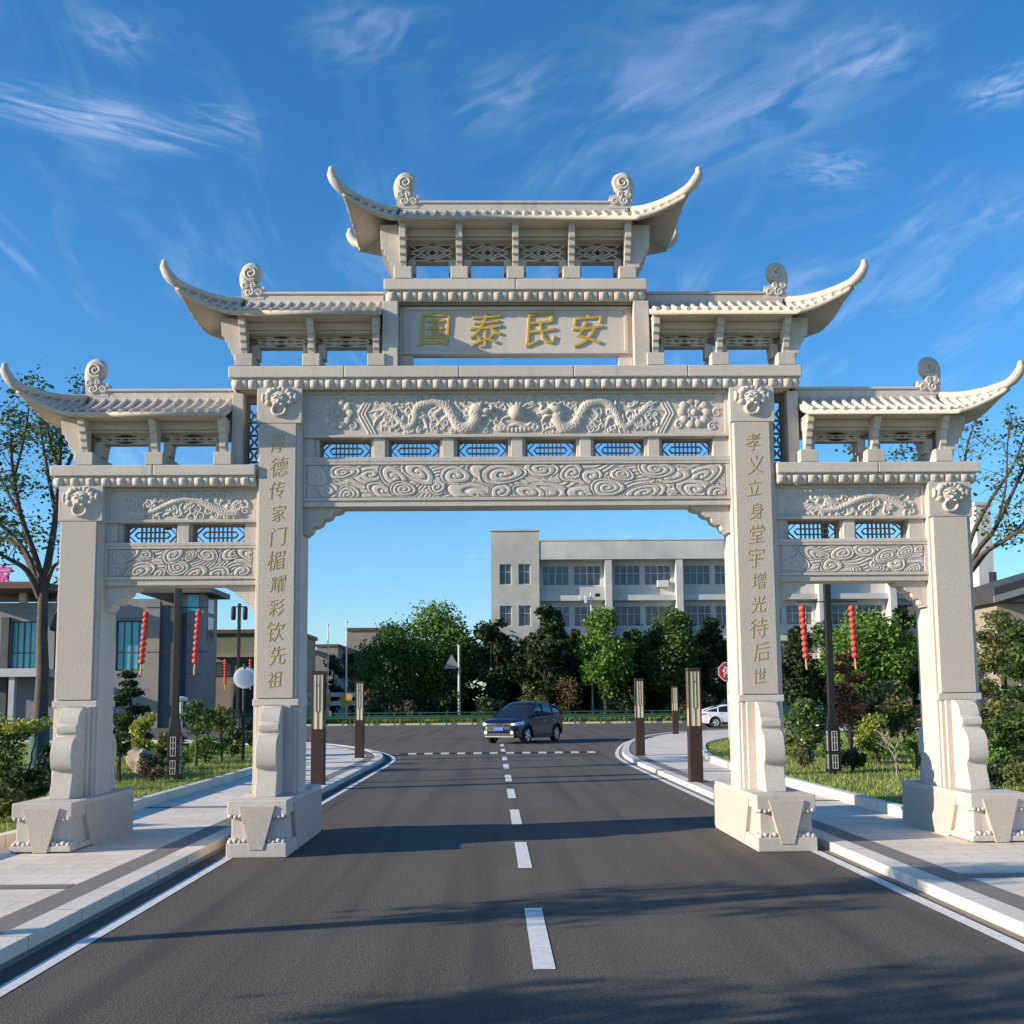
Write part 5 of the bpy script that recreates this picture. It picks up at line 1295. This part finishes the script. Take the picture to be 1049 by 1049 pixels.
# ------------------------------------------------------------------ roadside trees beyond the rail
def ft(px, top, wpx, Y, label, leaf, seed, n=3200, size=.34, h0f=.22, name='roadside_tree', lump=1., ncl=30, trunk=.17, crf=.42, h0=None):
    p = at(px, 640, Y); zt = at(px, top, Y)[2]; rx = wpx / 2 * Y / F_PX
    return tree(name, label, 'tree', (p[0], Y, .0), zt, rx, zt * h0f if h0 is None else h0, seed, leaf, n, size, ncl, rx * crf, trunk, group='trees beyond the guardrail', lump=lump)
ft(402, 630, 84, 85, 'dark fine-leaved tree standing leftmost of the dense row behind the rail', 'leaf_mid', 11, 11000, .24, .06, ncl=60)
ft(446, 614, 96, 88, 'tall rounded tree with a sunlit green top, left of the dark row', 'leaf_bright', 12, 14000, .27, .06, ncl=76)
ft(503, 626, 56, 86, 'dark glossy tree between the rounded tree and the office end tower', 'leaf_dark', 13, 6000, .36, .08)
ft(539, 650, 44, 85, 'low dark tree directly behind the navy car roof', 'leaf_dark', 14, 4500, .34, .08)
ft(560, 615, 50, 84, 'tall very dark tree in front of the office block, right of the navy car', 'leaf_dark', 15, 6500, .36, .08)
ft(588, 640, 40, 87, 'narrow dark tree squeezed behind the bright green one', 'leaf_dark', 16, 4200, .34, .08)
ft(619, 619, 66, 82.6, 'bright green rounded tree beside the white camera pole', 'leaf_bright', 17, 10000, .26, .18, ncl=54)
ft(648, 640, 46, 86, 'half shaded mid-green tree right of the camera pole', 'leaf_mid', 18, 4800, .30, .12)
ft(686, 614, 72, 84, 'broad dark green tree in front of the office windows, above the lamp columns', 'leaf_mid', 19, 9000, .30, .15, ncl=50)
ft(727, 630, 50, 87, 'dark tree just left of the right inner pillar', 'leaf_dark', 20, 5500, .32, .08)
ft(815, 636, 52, 80, 'dark tree seen just right of the right inner pillar, behind the lanterns', 'leaf_dark', 21, 6000, .32, .06)
ft(886, 620, 104, 74, 'large bright green tree behind the right lawn lamp post', 'leaf_bright', 22, 15000, .24, .18, ncl=80)
ft(930, 606, 44, 79, 'dark upright tree showing beside the right outer pillar', 'leaf_dark', 23, 5500, .30, .08)
ft(845, 628, 60, 88, 'mid-green tree behind the lamp post, under the office windows', 'leaf_mid', 24, 5000, .32, .1)
ft(342, 668, 26, 106, 'small dark conifer-like tree between the two flagpoles', 'leaf_dark', 25, 1500, .34, .06)
ft(362, 660, 30, 108, 'dark slim tree in front of the beige apartment block', 'leaf_dark', 26, 1700, .34, .06)
ft(378, 676, 36, 104, 'dark low tree behind the red-brown railing panel', 'leaf_mid', 27, 1700, .34, .06)
ft(474, 652, 60, 89.4, 'dark background tree filling the gap right of the rounded tree', 'leaf_dark', 101, 4500, .36, .04)
ft(527, 660, 60, 89.4, 'dark background tree between the two glossy ones', 'leaf_dark', 102, 4500, .36, .04)
ft(590, 655, 60, 89.4, 'dark background tree left of the bright one, below the office windows', 'leaf_dark', 103, 4500, .36, .04)
ft(660, 652, 56, 89.4, 'dark background tree right of the bright one', 'leaf_dark', 104, 4500, .36, .04)
ft(706, 655, 54, 89.4, 'dark background tree above the white car', 'leaf_dark', 105, 4500, .36, .04)
ft(425, 655, 70, 89.4, 'dark background tree behind the left pair', 'leaf_dark', 106, 4500, .36, .04)
# bushes under the trees
def fb(px, top, wpx, Y, label, leaf, seed, n=900, size=.24):
    p = at(px, 640, Y); zt = at(px, top, Y)[2]
    shrub('shrub', label, 'shrub', (p[0], Y, .05), zt, wpx / 2 * Y / F_PX, seed, leaf, n, size, 12, group='bushes under the roadside trees')
fb(422, 706, 60, 83.5, 'brownish bush under the fine-leaved dark tree', 'leaf_brown', 31, 1400)
fb(545, 700, 36, 83, 'spiky olive bush behind the navy car', 'leaf_olive', 32)
fb(578, 690, 46, 82.6, 'grey-brown airy bush right of the navy car', 'leaf_brown', 33, 1300, .18)
fb(462, 696, 50, 84.5, 'dark bush in the gap beside the triangular sign post', 'leaf_dark', 39, 1500)
fb(640, 702, 50, 82.8, 'dark bush at the foot of the bright tree, right of the camera pole', 'leaf_dark', 34, 1200)
fb(500, 712, 44, 83, 'dark bush left of the navy car', 'leaf_dark', 35, 1200)
fb(715, 706, 60, 83.2, 'reddish-brown bush behind the white car', 'leaf_brown', 36, 1400)
fb(376, 722, 60, 84, 'low green bush beneath the far railing', 'leaf_mid', 37, 1000)
fb(840, 712, 60, 82, 'dark bush across the crossing road behind the right lawn', 'leaf_dark', 38, 1200)

# ------------------------------------------------------------------ big open tree on the left lawn
def limb_px(mb, pts, Y, r0, r1, base, dY=0):
    P = [at(a, b, Y + dY * k / (len(pts) - 1)) - np.array(base) for k, (a, b) in enumerate(pts)]
    P = catmull(P, 4); mb.tube(P, [r0 + (r1 - r0) * k / (len(P) - 1) for k in range(len(P))], 7); return P
g = np.random.default_rng(77)
Yt = 25.0; pb = at(41, 742, Yt); base = (pb[0], Yt, .18)
t = thing('street_tree', 'open-branched tree with its lower trunk wrapped in green mesh, left lawn', 'tree', base)
mb = MB(); S = []
mb.tube([(.0, 0, -.1), (.0, 0, 1.2), (.02, 0, 2.4), *(at(a, b, Yt) - np.array(base) for a, b in ((43, 650), (44, 615), (46, 590)))], [.22, .175, .15, .13, .115, .105], 10)
L1 = [([(46, 592), (52, 560), (58, 520), (61, 480), (63, 440)], .105, .03, 0), ([(44, 598), (36, 570), (22, 530), (14, 490), (11, 455)], .09, .03, -.5), ([(42, 606), (30, 572), (14, 550), (-6, 530), (-20, 500)], .075, .03, .8),
      ([(41, 612), (28, 585), (8, 572), (-14, 560)], .09, .025, -.8), ([(40, 604), (24, 566), (4, 552), (-16, 545)], .08, .025, 1.2), ([(47, 600), (54, 582), (62, 574), (72, 556)], .06, .02, -.4), ([(54, 645), (59, 630), (64, 612), (70, 585)], .08, .03, .6),
      ([(57, 525), (50, 490), (44, 455), (40, 420)], .06, .02, .8), ([(60, 500), (72, 470), (84, 440), (92, 415)], .06, .02, .5), ([(14, 490), (22, 460), (28, 430), (30, 405)], .04, .015, .4), ([(22, 530), (8, 505), (-4, 480), (-10, 450)], .05, .015, 1.0), ([(61, 480), (52, 455), (48, 430)], .04, .015, -.9), ([(63, 450), (74, 425), (78, 405)], .03, .012, .9)]
for pts, r0, r1, dY in L1: S.append(limb_px(mb, pts, Yt, r0, r1, base, dY))
S2 = []
for P in S:
    for k in range(len(P) // 2, len(P)):
        for _ in range(2):
            d = g.normal(size=3) * np.array([.42, .42, .34]) + np.array([0, 0, .2]); q = P[k] + d
            mb.tube([P[k], P[k] + d * .5 + g.normal(size=3) * .04, q], [.014, .01, .005], 4); S2.append((P[k] + d * .4, q))
mb.build('trunk', M['bark'], t, smooth=60)
C = []
for a, b in S2:
    if b[2] < at(40, 560, Yt)[2] - .18 and g.random() < .6: continue
    m_ = g.integers(16, 46); u = g.random((m_, 1)); C.append(a + (b - a) * u * 1.15 + g.normal(size=(m_, 3)) * .13)
C = np.concatenate(C); V, Fq = leaf_arrays(g, C, .10); npmesh('crown', V, Fq, M['leaf_mid'], t)
mb = MB().tube([(0, 0, .0), (0, 0, .5), (.0, 0, .9), (.0, 0, 1.35)], [.26, .235, .22, .21], 14); mb.build('trunk_wrap', M['wrap'], t, smooth=60)
# ------------------------------------------------------------------ sparse tree behind the right outer pillar
Yt = 20.0; pb = at(972, 800, Yt); base = (pb[0], Yt, .18)
t = thing('street_tree', 'sparse tree leaning out to the right behind the right outer pillar', 'tree', base)
mb = MB(); S = []
mb.tube([np.array(p) for p in [(0, 0, -.1), (.03, 0, 1.5)]] + [at(a, b, Yt) - np.array(base) for a, b in ((978, 690), (982, 620))], [.16, .13, .11, .09], 8)
for pts, r0, r1, dY in (([(980, 640), (997, 572), (1020, 540), (1049, 480), (1075, 440)], .07, .02, .3), ([(982, 620), (1000, 575), (1030, 553), (1060, 535), (1090, 520)], .06, .02, -.6), ([(982, 620), (992, 560), (1010, 520), (1036, 480), (1052, 440)], .06, .015, .6), ([(981, 630), (984, 560), (986, 510), (990, 460), (1000, 430)], .05, .015, 1.2),
                         ([(980, 625), (960, 560), (935, 505), (915, 470)], .05, .014, .8), ([(978, 640), (940, 560), (900, 500), (872, 462)], .05, .014, 1.4), ([(996, 585), (1015, 562), (1040, 545), (1070, 505)], .04, .012, 1.4), ([(960, 560), (950, 510), (945, 470), (940, 455)], .035, .012, 1.1), ([(1020, 540), (1030, 500), (1032, 455), (1036, 430)], .03, .01, .2)):
    S.append(limb_px(mb, pts, Yt, r0, r1, base, dY))
S2 = []
for P in S:
    for k in range(len(P) // 2 - 1, len(P)):
        for _ in range(2):
            d = g.normal(size=3) * np.array([.26, .3, .22]) + np.array([.06, 0, .16]); q = P[k] + d
            mb.tube([P[k], P[k] + d * .5, q], [.010, .008, .004], 4); S2.append((P[k] + d * .3, q))
mb.build('trunk', M['bark'], t, smooth=60)
C = []
for a, b in S2:
    m_ = g.integers(5, 20); u = g.random((m_, 1)); C.append(a + (b - a) * u * 1.2 + g.normal(size=(m_, 3)) * .09)
C = np.concatenate(C); V, Fq = leaf_arrays(g, C, .085); npmesh('crown', V, Fq, M['leaf_mid'], t)

# ------------------------------------------------------------------ garden on both lawns
def gs(px, ytop, ybase, wpx, Y, label, leaf, seed, n=1500, size=.07, name='shrub', cat='shrub', **k):
    p = at(px, 700, Y); z1 = at(px, ytop, Y)[2]; z0 = .18
    return shrub(name, label, cat, (p[0], Y, z0), max(.2, z1 - z0), wpx / 2 * Y / F_PX, seed, leaf, n, size, **k)
def gnd_Y(py, z=.2): return (1.8 - z) * F_PX / (py - 718)
def young(px, ytop, Y, wpx, label, leaf, seed, n=1300, size=.07, h0=.8):
    p = at(px, 700, Y); z1 = at(px, ytop, Y)[2] - .18
    return tree('young_tree', label, 'tree', (p[0], Y, .18), z1, wpx / 2 * Y / F_PX, h0, seed, leaf, n, size, 16, None, .035, group='young trees on the lawns')
def cloud_tree(px, Y, ytop, wpx, label, leaf, seed, npads, n=3500, size=.09, name='cloud_pruned_tree'):
    """a tree clipped into separate flat pads on bare limbs"""
    g = np.random.default_rng(seed); p = at(px, 700, Y); t = thing(name, label, 'tree', (p[0], Y, .18)); H = at(px, ytop, Y)[2] - .18; rx = wpx / 2 * Y / F_PX
    cl = []
    for k in range(npads):
        f = k / (npads - 1); z = H * (.22 + .72 * f); a = k * 2.4 + g.uniform(-.4, .4); q = rx * (.72 - .5 * f) * g.uniform(.6, 1.05); r = rx * (.58 - .2 * f) * g.uniform(.85, 1.2)
        cl.append((q * math.cos(a), q * math.sin(a), z, r, r, r * .42))
    V, Fq = leaf_arrays(g, clump_points(g, cl, n), size); npmesh('crown', V, Fq, M[leaf], t)
    mb = MB(); sway = [np.array([.10 * rx * math.sin(3 * u), .05, H * .9 * u - .08]) for u in np.linspace(0, 1, 7)]; mb.tube(sway, [.10 - .011 * k for k in range(7)], 8)
    for c in cl:
        u = max(.12, min(.95, c[2] / H - .1)); k = min(6, int(u * 6.5)); limb_mesh(mb, sway[k], c[:3], .035, .012, g)
    mb.build('trunk', M['bark'], t, smooth=60); return t
# left lawn
t = thing('hedge', 'long clipped hedge with a yellow-green top at the left edge', 'hedge', (-12.2, 22.5, .18))
g = np.random.default_rng(5)
n = 22000; f = g.random(n); C = np.stack([g.uniform(-3.0, 2.0, n), np.where(f < .5, g.uniform(-.8, -.55, n), g.uniform(-.8, .8, n)), np.where(f < .5, g.uniform(0, 1.15, n), 1.15 + g.normal(size=n) * .05)], 1)
C += g.normal(size=(n, 3)) * .05; C[:, 2] += .07 * np.sin(C[:, 0] * 3) + .05 * np.sin(C[:, 0] * 7 + 1)
V, Fq = leaf_arrays(g, C[C[:, 2] <= 1.02], .075); npmesh('foliage', V, Fq, M['leaf_mid'], t)
V, Fq = leaf_arrays(g, C[C[:, 2] > 1.02] + np.array([0, 0, .02]), .075); npmesh('sunlit_top', V, Fq, M['leaf_yellow'], t)  # the hedge's sunlit top, put into the colour as yellow-green leaves
mb = MB()
for k in range(12): limb_mesh(mb, (-2.9 + .43 * k, 0, -.05), (-2.8 + .43 * k, .1, 1.0), .03, .01, g)
mb.build('stems', M['bark'], t)
gs(33, 782, 812, 44, 17.0, 'low round dark shrub in front of the hedge by the left outer pillar', 'leaf_dark', 41, 1600, .06)
gs(4, 798, 850, 46, 14.5, 'loose low green shrub at the left edge of the photo', 'leaf_olive', 42, 1500, .06)
gs(52, 755, 800, 26, 19.5, 'dark shrub directly behind the left outer pillar', 'leaf_dark', 43, 1200, .07)
cloud_tree(132, 33.0, 686, 50, 'dark cloud-pruned pine in tiers beside the left outer pillar', 'leaf_dark', 44, 8, 4200, .10, 'pine_tree')
gs(150, 722, 775, 34, 28.5, 'yellow-green rounded shrub between pine and lamp post', 'leaf_yellow', 45, 1500, .09)
gs(124, 728, 790, 26, 21.5, 'slender leafy shrub close to the left outer pillar', 'leaf_mid', 46, 1400, .07, h0=.5)
gs(158, 770, 800, 34, 21.6, 'reddish-brown low shrub at the foot of the left lamp post', 'leaf_brown', 47, 1500, .055)
gs(176, 742, 790, 36, 25.5, 'dark leafy shrub behind the left lamp post', 'leaf_olive', 48, 1500, .08)
young(202, 716, 26.5, 40, 'young dark-leaved tree right of the left lamp post', 'leaf_mid', 49, 1900)
young(228, 722, 29.0, 34, 'young tree beside the traffic mirror post', 'leaf_olive', 50, 1500)
young(214, 730, 33.0, 50, 'young spreading tree behind the other two on the left lawn', 'leaf_mid', 51, 1900)
gs(240, 744, 770, 30, 31.0, 'low green shrub just left of the left inner pillar', 'leaf_mid', 52, 1200, .09)
gs(212, 752, 785, 40, 28, 'low loose green shrub beneath the young trees', 'leaf_bright', 53, 1300, .08)
gs(186, 762, 792, 26, 23.6, 'small bright tuft of leaves right of the left lamp post', 'leaf_bright', 54, 700, .06)
gs(106, 720, 790, 40, 30, 'dark bush partly hidden by the left outer pillar', 'leaf_dark', 55, 1500, .10)
gs(258, 738, 770, 30, 38, 'dark bush behind the left inner pillar', 'leaf_dark', 56, 1200, .1)
# boulder
p = at(146, 769, 24.5); bm = bmesh.new(); bmesh.ops.create_icosphere(bm, subdivisions=3, radius=1)
rg = random.Random(4)
from mathutils import noise as mnoise
for v in bm.verts:
    d = 1 + .35 * mnoise.noise(v.co * 1.3 + Vector((3, 1, 2))) + .12 * mnoise.noise(v.co * 3.1); v.co = Vector((v.co.x * .30 * d, v.co.y * .28 * d, v.co.z * .36 * d + .26))
me = bpy.data.meshes.new('boulder'); bm.to_mesh(me); bm.free(); me.materials.append(M['rock']); me.polygons.foreach_set('use_smooth', [True] * len(me.polygons)); me.set_sharp_from_angle(angle=R(25))
o = bpy.data.objects.new('boulder', me); COL.objects.link(o); o.location = (p[0], 24.5, .18); tag(o, 'tan boulder lying among the shrubs left of the lamp post', 'rock')
p = at(185, 740, 36)
t = thing('garden_lamp', 'small pale mushroom-shaped garden lamp behind the left lamp post', 'lamp', (p[0], 36, .18))
hh = at(185, 714, 36)[2] - .18
MB().tube([(0, 0, 0), (0, 0, hh - .12)], .07, 10).build('post', M['frame_white'], t, smooth=60); MB().lathe([(.08, hh - .16), (.24, hh - .12), (.22, hh - .02), (.08, hh + .02)], 14).build('lamp_shade', M['frame_white'], t, smooth=40)

# right lawn
gs(826, 712, 792, 50, 25.0, 'white-flowered camellia bush right of the right inner pillar', 'leaf_mid', 61, 3000, .085, flowers=46, h0=.35, name='flowering_shrub')
gs(812, 735, 790, 40, 28.5, 'olive leafy bush partly behind the right inner pillar', 'leaf_olive', 62, 1500, .09)
cloud_tree(868, 31.0, 668, 62, 'reddish maple-like tree in flat tiers behind the right lamp post', 'leaf_red', 63, 8, 3000, .10)
gs(893, 728, 775, 40, 28.0, 'yellow-green shrub in the middle of the right lawn', 'leaf_yellow', 64, 1500, .085)
gs(922, 692, 770, 56, 31.0, 'tall olive-brown bush left of the right outer pillar', 'leaf_olive', 65, 3200, .10)
gs(868, 762, 794, 36, 22.6, 'dark rounded shrub at the foot of the right lamp post', 'leaf_dark', 66, 1800, .055)
gs(846, 730, 780, 36, 27.0, 'loose dark bush behind the right lamp post', 'leaf_mid', 67, 1500, .085)
gs(935, 752, 800, 36, 23.0, 'bright green tufted shrub beside the right outer pillar', 'leaf_bright', 68, 1500, .07)
gs(895, 752, 790, 44, 25.0, 'low bright green plants below the yellow-green shrub', 'leaf_bright', 69, 1400, .07)
gs(880, 700, 760, 50, 34.0, 'dark tall bush beneath the big bright tree', 'leaf_dark', 70, 2200, .11)
gs(905, 690, 770, 40, 36.0, 'grey-green airy bush with pale stems', 'leaf_blue', 71, 1800, .10)
gs(820, 760, 790, 30, 23.5, 'small low shrub by the lawn kerb near the right inner pillar', 'leaf_olive', 72, 900, .06)
# bare pale branching shrub
p = at(921, 797, 20.8); t = thing('bare_shrub', 'leafless pale branching shrub in front of the right outer pillar', 'shrub', (p[0], 20.8, .18)); g = np.random.default_rng(9); mb = MB()
def branch(a, d, L_, r, lev):
    b = a + d * L_; mb.tube([a, a + d * L_ * .5 + g.normal(size=3) * .02, b], [r, r * .85, r * .65], 5)
    if lev:
        for _ in range(3 if lev > 1 else 2):
            e = d + g.normal(size=3) * .42; e[2] = abs(e[2]) * .8 + .25; e /= np.linalg.norm(e); branch(b, e, L_ * g.uniform(.6, .85), r * .62, lev - 1)
branch(np.array([0, 0, -.05]), np.array([-.12, 0, .99]), .36, .022, 4)
mb.build('branches', M['bark_pale'], t, smooth=60)
# clipped trees at the right edge
cloud_tree(1026, 27.0, 622, 90, 'broad clipped tree with flat green pads at the right edge', 'leaf_olive', 81, 12, 7000, .10)
cloud_tree(1052, 21.5, 640, 80, 'nearer clipped tree cut off by the right edge of the photo', 'leaf_mid', 82, 10, 6000, .085)
gs(1022, 742, 800, 50, 22.0, 'bright green mounded shrub right of the right outer pillar', 'leaf_bright', 83, 2400, .07)
gs(1046, 762, 830, 50, 18.0, 'olive low shrub at the right edge behind the outer pillar plinth', 'leaf_olive', 84, 2200, .06)
gs(1010, 776, 830, 36, 18.5, 'dark low shrub tight behind the right drum stone', 'leaf_dark', 85, 1600, .06)
gs(1040, 720, 790, 60, 24.5, 'dark mass of foliage under the clipped trees', 'leaf_dark', 86, 2400, .09)
gs(1012, 690, 790, 50, 30, 'dark bush behind the bright mounded shrub', 'leaf_mid', 87, 2200, .10)
# roadside trees left of the camera: they shade the road in front of the arch
tree('street_tree', 'leafy pavement tree left of the camera that shades the road before the arch', 'tree', (-10.4, 6.3, .18), 5.1, 1.9, 2.75, 91, 'leaf_mid', 1300, .12, 15, .46, .11, ry=.85)
tree('street_tree', 'larger pavement tree left of the camera that shades the nearest road', 'tree', (-11.4, 2.6, .18), 5.6, 2.6, 2.4, 92, 'leaf_mid', 2200, .13, 22, .5, .13, ry=1.1)
# ------------------------------------------------------------------ sun, sky
AZ, EL = 14.5, 17.5                                     # sun from the left, a little in front of the arch
d = Vector((math.cos(R(EL)) * math.cos(R(AZ)), math.cos(R(EL)) * math.sin(R(AZ)), -math.sin(R(EL))))
sl = bpy.data.lights.new('sun', 'SUN'); so = bpy.data.objects.new('sun', sl); COL.objects.link(so)
so.rotation_euler = d.to_track_quat('-Z', 'Y').to_euler(); sl.energy = 5.0; sl.angle = R(.5); sl.color = (1.0, .86, .68)
wd = bpy.data.worlds.new('World'); SC.world = wd; wd.use_nodes = True; nt = wd.node_tree; N = nt.nodes; L = nt.links
bg = N['Background']
sky = N.new('ShaderNodeTexSky'); sky.sky_type = 'NISHITA'; sky.sun_disc = False; sky.sun_elevation = R(EL)
# the sky's sun_rotation turns clockwise seen from above, from +Y
sky.sun_rotation = math.atan2(-d.x, -d.y); sky.air_density = 1.0; sky.dust_density = .25; sky.ozone_density = 3.2; sky.altitude = 50
hs = N.new('ShaderNodeHueSaturation'); hs.inputs['Saturation'].default_value = 1.26; hs.inputs['Value'].default_value = 1.36; L.new(sky.outputs[0], hs.inputs['Color'])
tc = N.new('ShaderNodeTexCoord'); sep = N.new('ShaderNodeSeparateXYZ'); L.new(tc.outputs['Generated'], sep.inputs[0])
def math_(op, a, b=None, c=None):
    m = N.new('ShaderNodeMath'); m.operation = op
    for i, v in enumerate((a, b, c)):
        if v is None: continue
        if hasattr(v, 'is_output'): L.new(v, m.inputs[i])
        else: m.inputs[i].default_value = v
    return m.outputs[0]
# project the view direction on a flat high cloud layer
zc = math_('MAXIMUM', sep.outputs[2], .06)
u = math_('DIVIDE', sep.outputs[0], zc); v = math_('DIVIDE', sep.outputs[1], zc)
cmb = N.new('ShaderNodeCombineXYZ'); L.new(u, cmb.inputs[0]); L.new(v, cmb.inputs[1])
def cirrus(rot, sx, sy, scale, off, lo, hi, dist=.8):
    mp = N.new('ShaderNodeMapping'); mp.inputs['Rotation'].default_value = (0, 0, R(rot)); mp.inputs['Scale'].default_value = (sx, sy, 1); mp.inputs['Location'].default_value = off; L.new(cmb.outputs[0], mp.inputs['Vector'])
    no = N.new('ShaderNodeTexNoise'); no.inputs['Scale'].default_value = scale; no.inputs['Detail'].default_value = 6; no.inputs['Roughness'].default_value = .6; no.inputs['Distortion'].default_value = dist; L.new(mp.outputs[0], no.inputs['Vector'])
    mr = N.new('ShaderNodeMapRange'); mr.interpolation_type = 'SMOOTHSTEP'; mr.inputs[1].default_value = lo; mr.inputs[2].default_value = hi; L.new(no.outputs[0], mr.inputs[0]); return mr.outputs[0]
def patch_(px, py, rx, ry, rot):
    """a soft patch of the cloud layer, centred on a sky direction"""
    D = FW * F_PX + RT * (px - CX) - UP * (py - CY); D = D / np.linalg.norm(D); cu, cv = D[0] / D[2], D[1] / D[2]
    a = math_('SUBTRACT', u, float(cu)); b = math_('SUBTRACT', v, float(cv)); ca, sa = math.cos(R(rot)), math.sin(R(rot))
    p = math_('DIVIDE', math_('ADD', math_('MULTIPLY', a, ca), math_('MULTIPLY', b, sa)), rx); q = math_('DIVIDE', math_('SUBTRACT', math_('MULTIPLY', b, ca), math_('MULTIPLY', a, sa)), ry)
    r2 = math_('ADD', math_('MULTIPLY', p, p), math_('MULTIPLY', q, q)); return math_('POWER', 2.718, math_('MULTIPLY', r2, -1.0))
def uv(px, py):
    D = FW * F_PX + RT * (px - CX) - UP * (py - CY); return np.array([D[0] / D[2], D[1] / D[2]])
def streak(p0, p1, w_):
    a, b = uv(*p0), uv(*p1); c = (a + b) / 2; dlt = b - a; rot = math.degrees(math.atan2(dlt[1], dlt[0])); Lh = np.linalg.norm(dlt) / 2
    A = math_('SUBTRACT', u, float(c[0])); B = math_('SUBTRACT', v, float(c[1])); ca, sa = math.cos(R(rot)), math.sin(R(rot))
    p = math_('DIVIDE', math_('ADD', math_('MULTIPLY', A, ca), math_('MULTIPLY', B, sa)), float(Lh)); q = math_('DIVIDE', math_('SUBTRACT', math_('MULTIPLY', B, ca), math_('MULTIPLY', A, sa)), w_)
    r2 = math_('ADD', math_('MULTIPLY', p, p), math_('MULTIPLY', q, q)); return math_('POWER', 2.718, math_('MULTIPLY', r2, -1.0))
broad = cirrus(-38, 1.5, .42, 2.4, (7, 4, 0), .46, .86, 1.6)
veil = cirrus(12, .5, .8, .8, (2, 9, 0), .40, .70, .4)
acc = math_('MULTIPLY', math_('MULTIPLY', broad, veil), .30)
def wisp(p0, p1, w_, amp, seed, kp=1.0, kq=1.5):
    """a fibrous streak of cirrus between two directions, its fibres running along it"""
    a, b = uv(*p0), uv(*p1); c = (a + b) / 2; dlt = b - a; rot = math.atan2(dlt[1], dlt[0]); Lh = np.linalg.norm(dlt) / 2; ca, sa = math.cos(rot), math.sin(rot)
    A = math_('SUBTRACT', u, float(c[0])); B = math_('SUBTRACT', v, float(c[1]))
    p = math_('DIVIDE', math_('ADD', math_('MULTIPLY', A, ca), math_('MULTIPLY', B, sa)), float(Lh)); q = math_('DIVIDE', math_('SUBTRACT', math_('MULTIPLY', B, ca), math_('MULTIPLY', A, sa)), w_)
    cb = N.new('ShaderNodeCombineXYZ'); L.new(math_('MULTIPLY', p, kp), cb.inputs[0]); L.new(math_('MULTIPLY', q, kq), cb.inputs[1]); cb.inputs[2].default_value = seed
    no = N.new('ShaderNodeTexNoise'); no.inputs['Scale'].default_value = 1.0; no.inputs['Detail'].default_value = 5; no.inputs['Roughness'].default_value = .54; no.inputs['Distortion'].default_value = .9; L.new(cb.outputs[0], no.inputs['Vector'])
    mr = N.new('ShaderNodeMapRange'); mr.interpolation_type = 'SMOOTHSTEP'; mr.inputs[1].default_value = .30; mr.inputs[2].default_value = .84; L.new(no.outputs[0], mr.inputs[0])
    r2 = math_('ADD', math_('MULTIPLY', p, p), math_('MULTIPLY', math_('MULTIPLY', q, q), 1.0)); ga = math_('POWER', 2.718, math_('MULTIPLY', r2, -1.0))
    return math_('MULTIPLY', math_('MULTIPLY', ga, mr.outputs[0]), amp * .44)
for k, (p0, p1, w_, amp) in enumerate((((-30, 88), (195, 146), .06, 1.1), ((95, 18), (150, 56), .05, .35), ((470, 130), (580, 60), .08, .3), ((560, 195), (760, 30), .16, .40), ((690, 165), (900, 50), .12, .42), ((815, 168), (885, 180), .06, .7), ((1000, 105), (1060, 70), .05, .9), ((330, 55), (430, 10), .08, .35), ((640, 25), (840, -5), .12, .3), ((990, 250), (1070, 190), .08, .35), ((190, 118), (265, 132), .05, .4), ((860, 80), (930, 30), .08, .5))):
    acc = math_('ADD', acc, wisp(p0, p1, w_, amp, 3.7 * k + 1))
acc = math_('MINIMUM', acc, .85)
up_ = N.new('ShaderNodeMapRange'); up_.inputs[1].default_value = .06; up_.inputs[2].default_value = .22; L.new(sep.outputs[2], up_.inputs[0]); acc = math_('MULTIPLY', acc, up_.outputs[0])
mx = N.new('ShaderNodeMix'); mx.data_type = 'RGBA'; L.new(acc, mx.inputs[0]); tint = N.new('ShaderNodeValToRGB'); L.new(sep.outputs[2], tint.inputs[0]); e = tint.color_ramp.elements; e[0].position = 0.0; e[0].color = (.66, .76, .98, 1); e[1].position = .16; e[1].color = (.90, 1.0, 1.06, 1)
ml = N.new('ShaderNodeMix'); ml.data_type = 'RGBA'; ml.blend_type = 'MULTIPLY'; ml.inputs[0].default_value = 1; L.new(hs.outputs[0], ml.inputs[6]); L.new(tint.outputs[0], ml.inputs[7]); L.new(ml.outputs[2], mx.inputs[6]); mx.inputs[7].default_value = (8.6, 9.2, 10.0, 1)
L.new(mx.outputs[2], bg.inputs['Color']); bg.inputs['Strength'].default_value = .098
SC.view_settings.view_transform = 'Standard'; SC.view_settings.look = 'None'; SC.view_settings.exposure = .64; SC.view_settings.gamma = 1
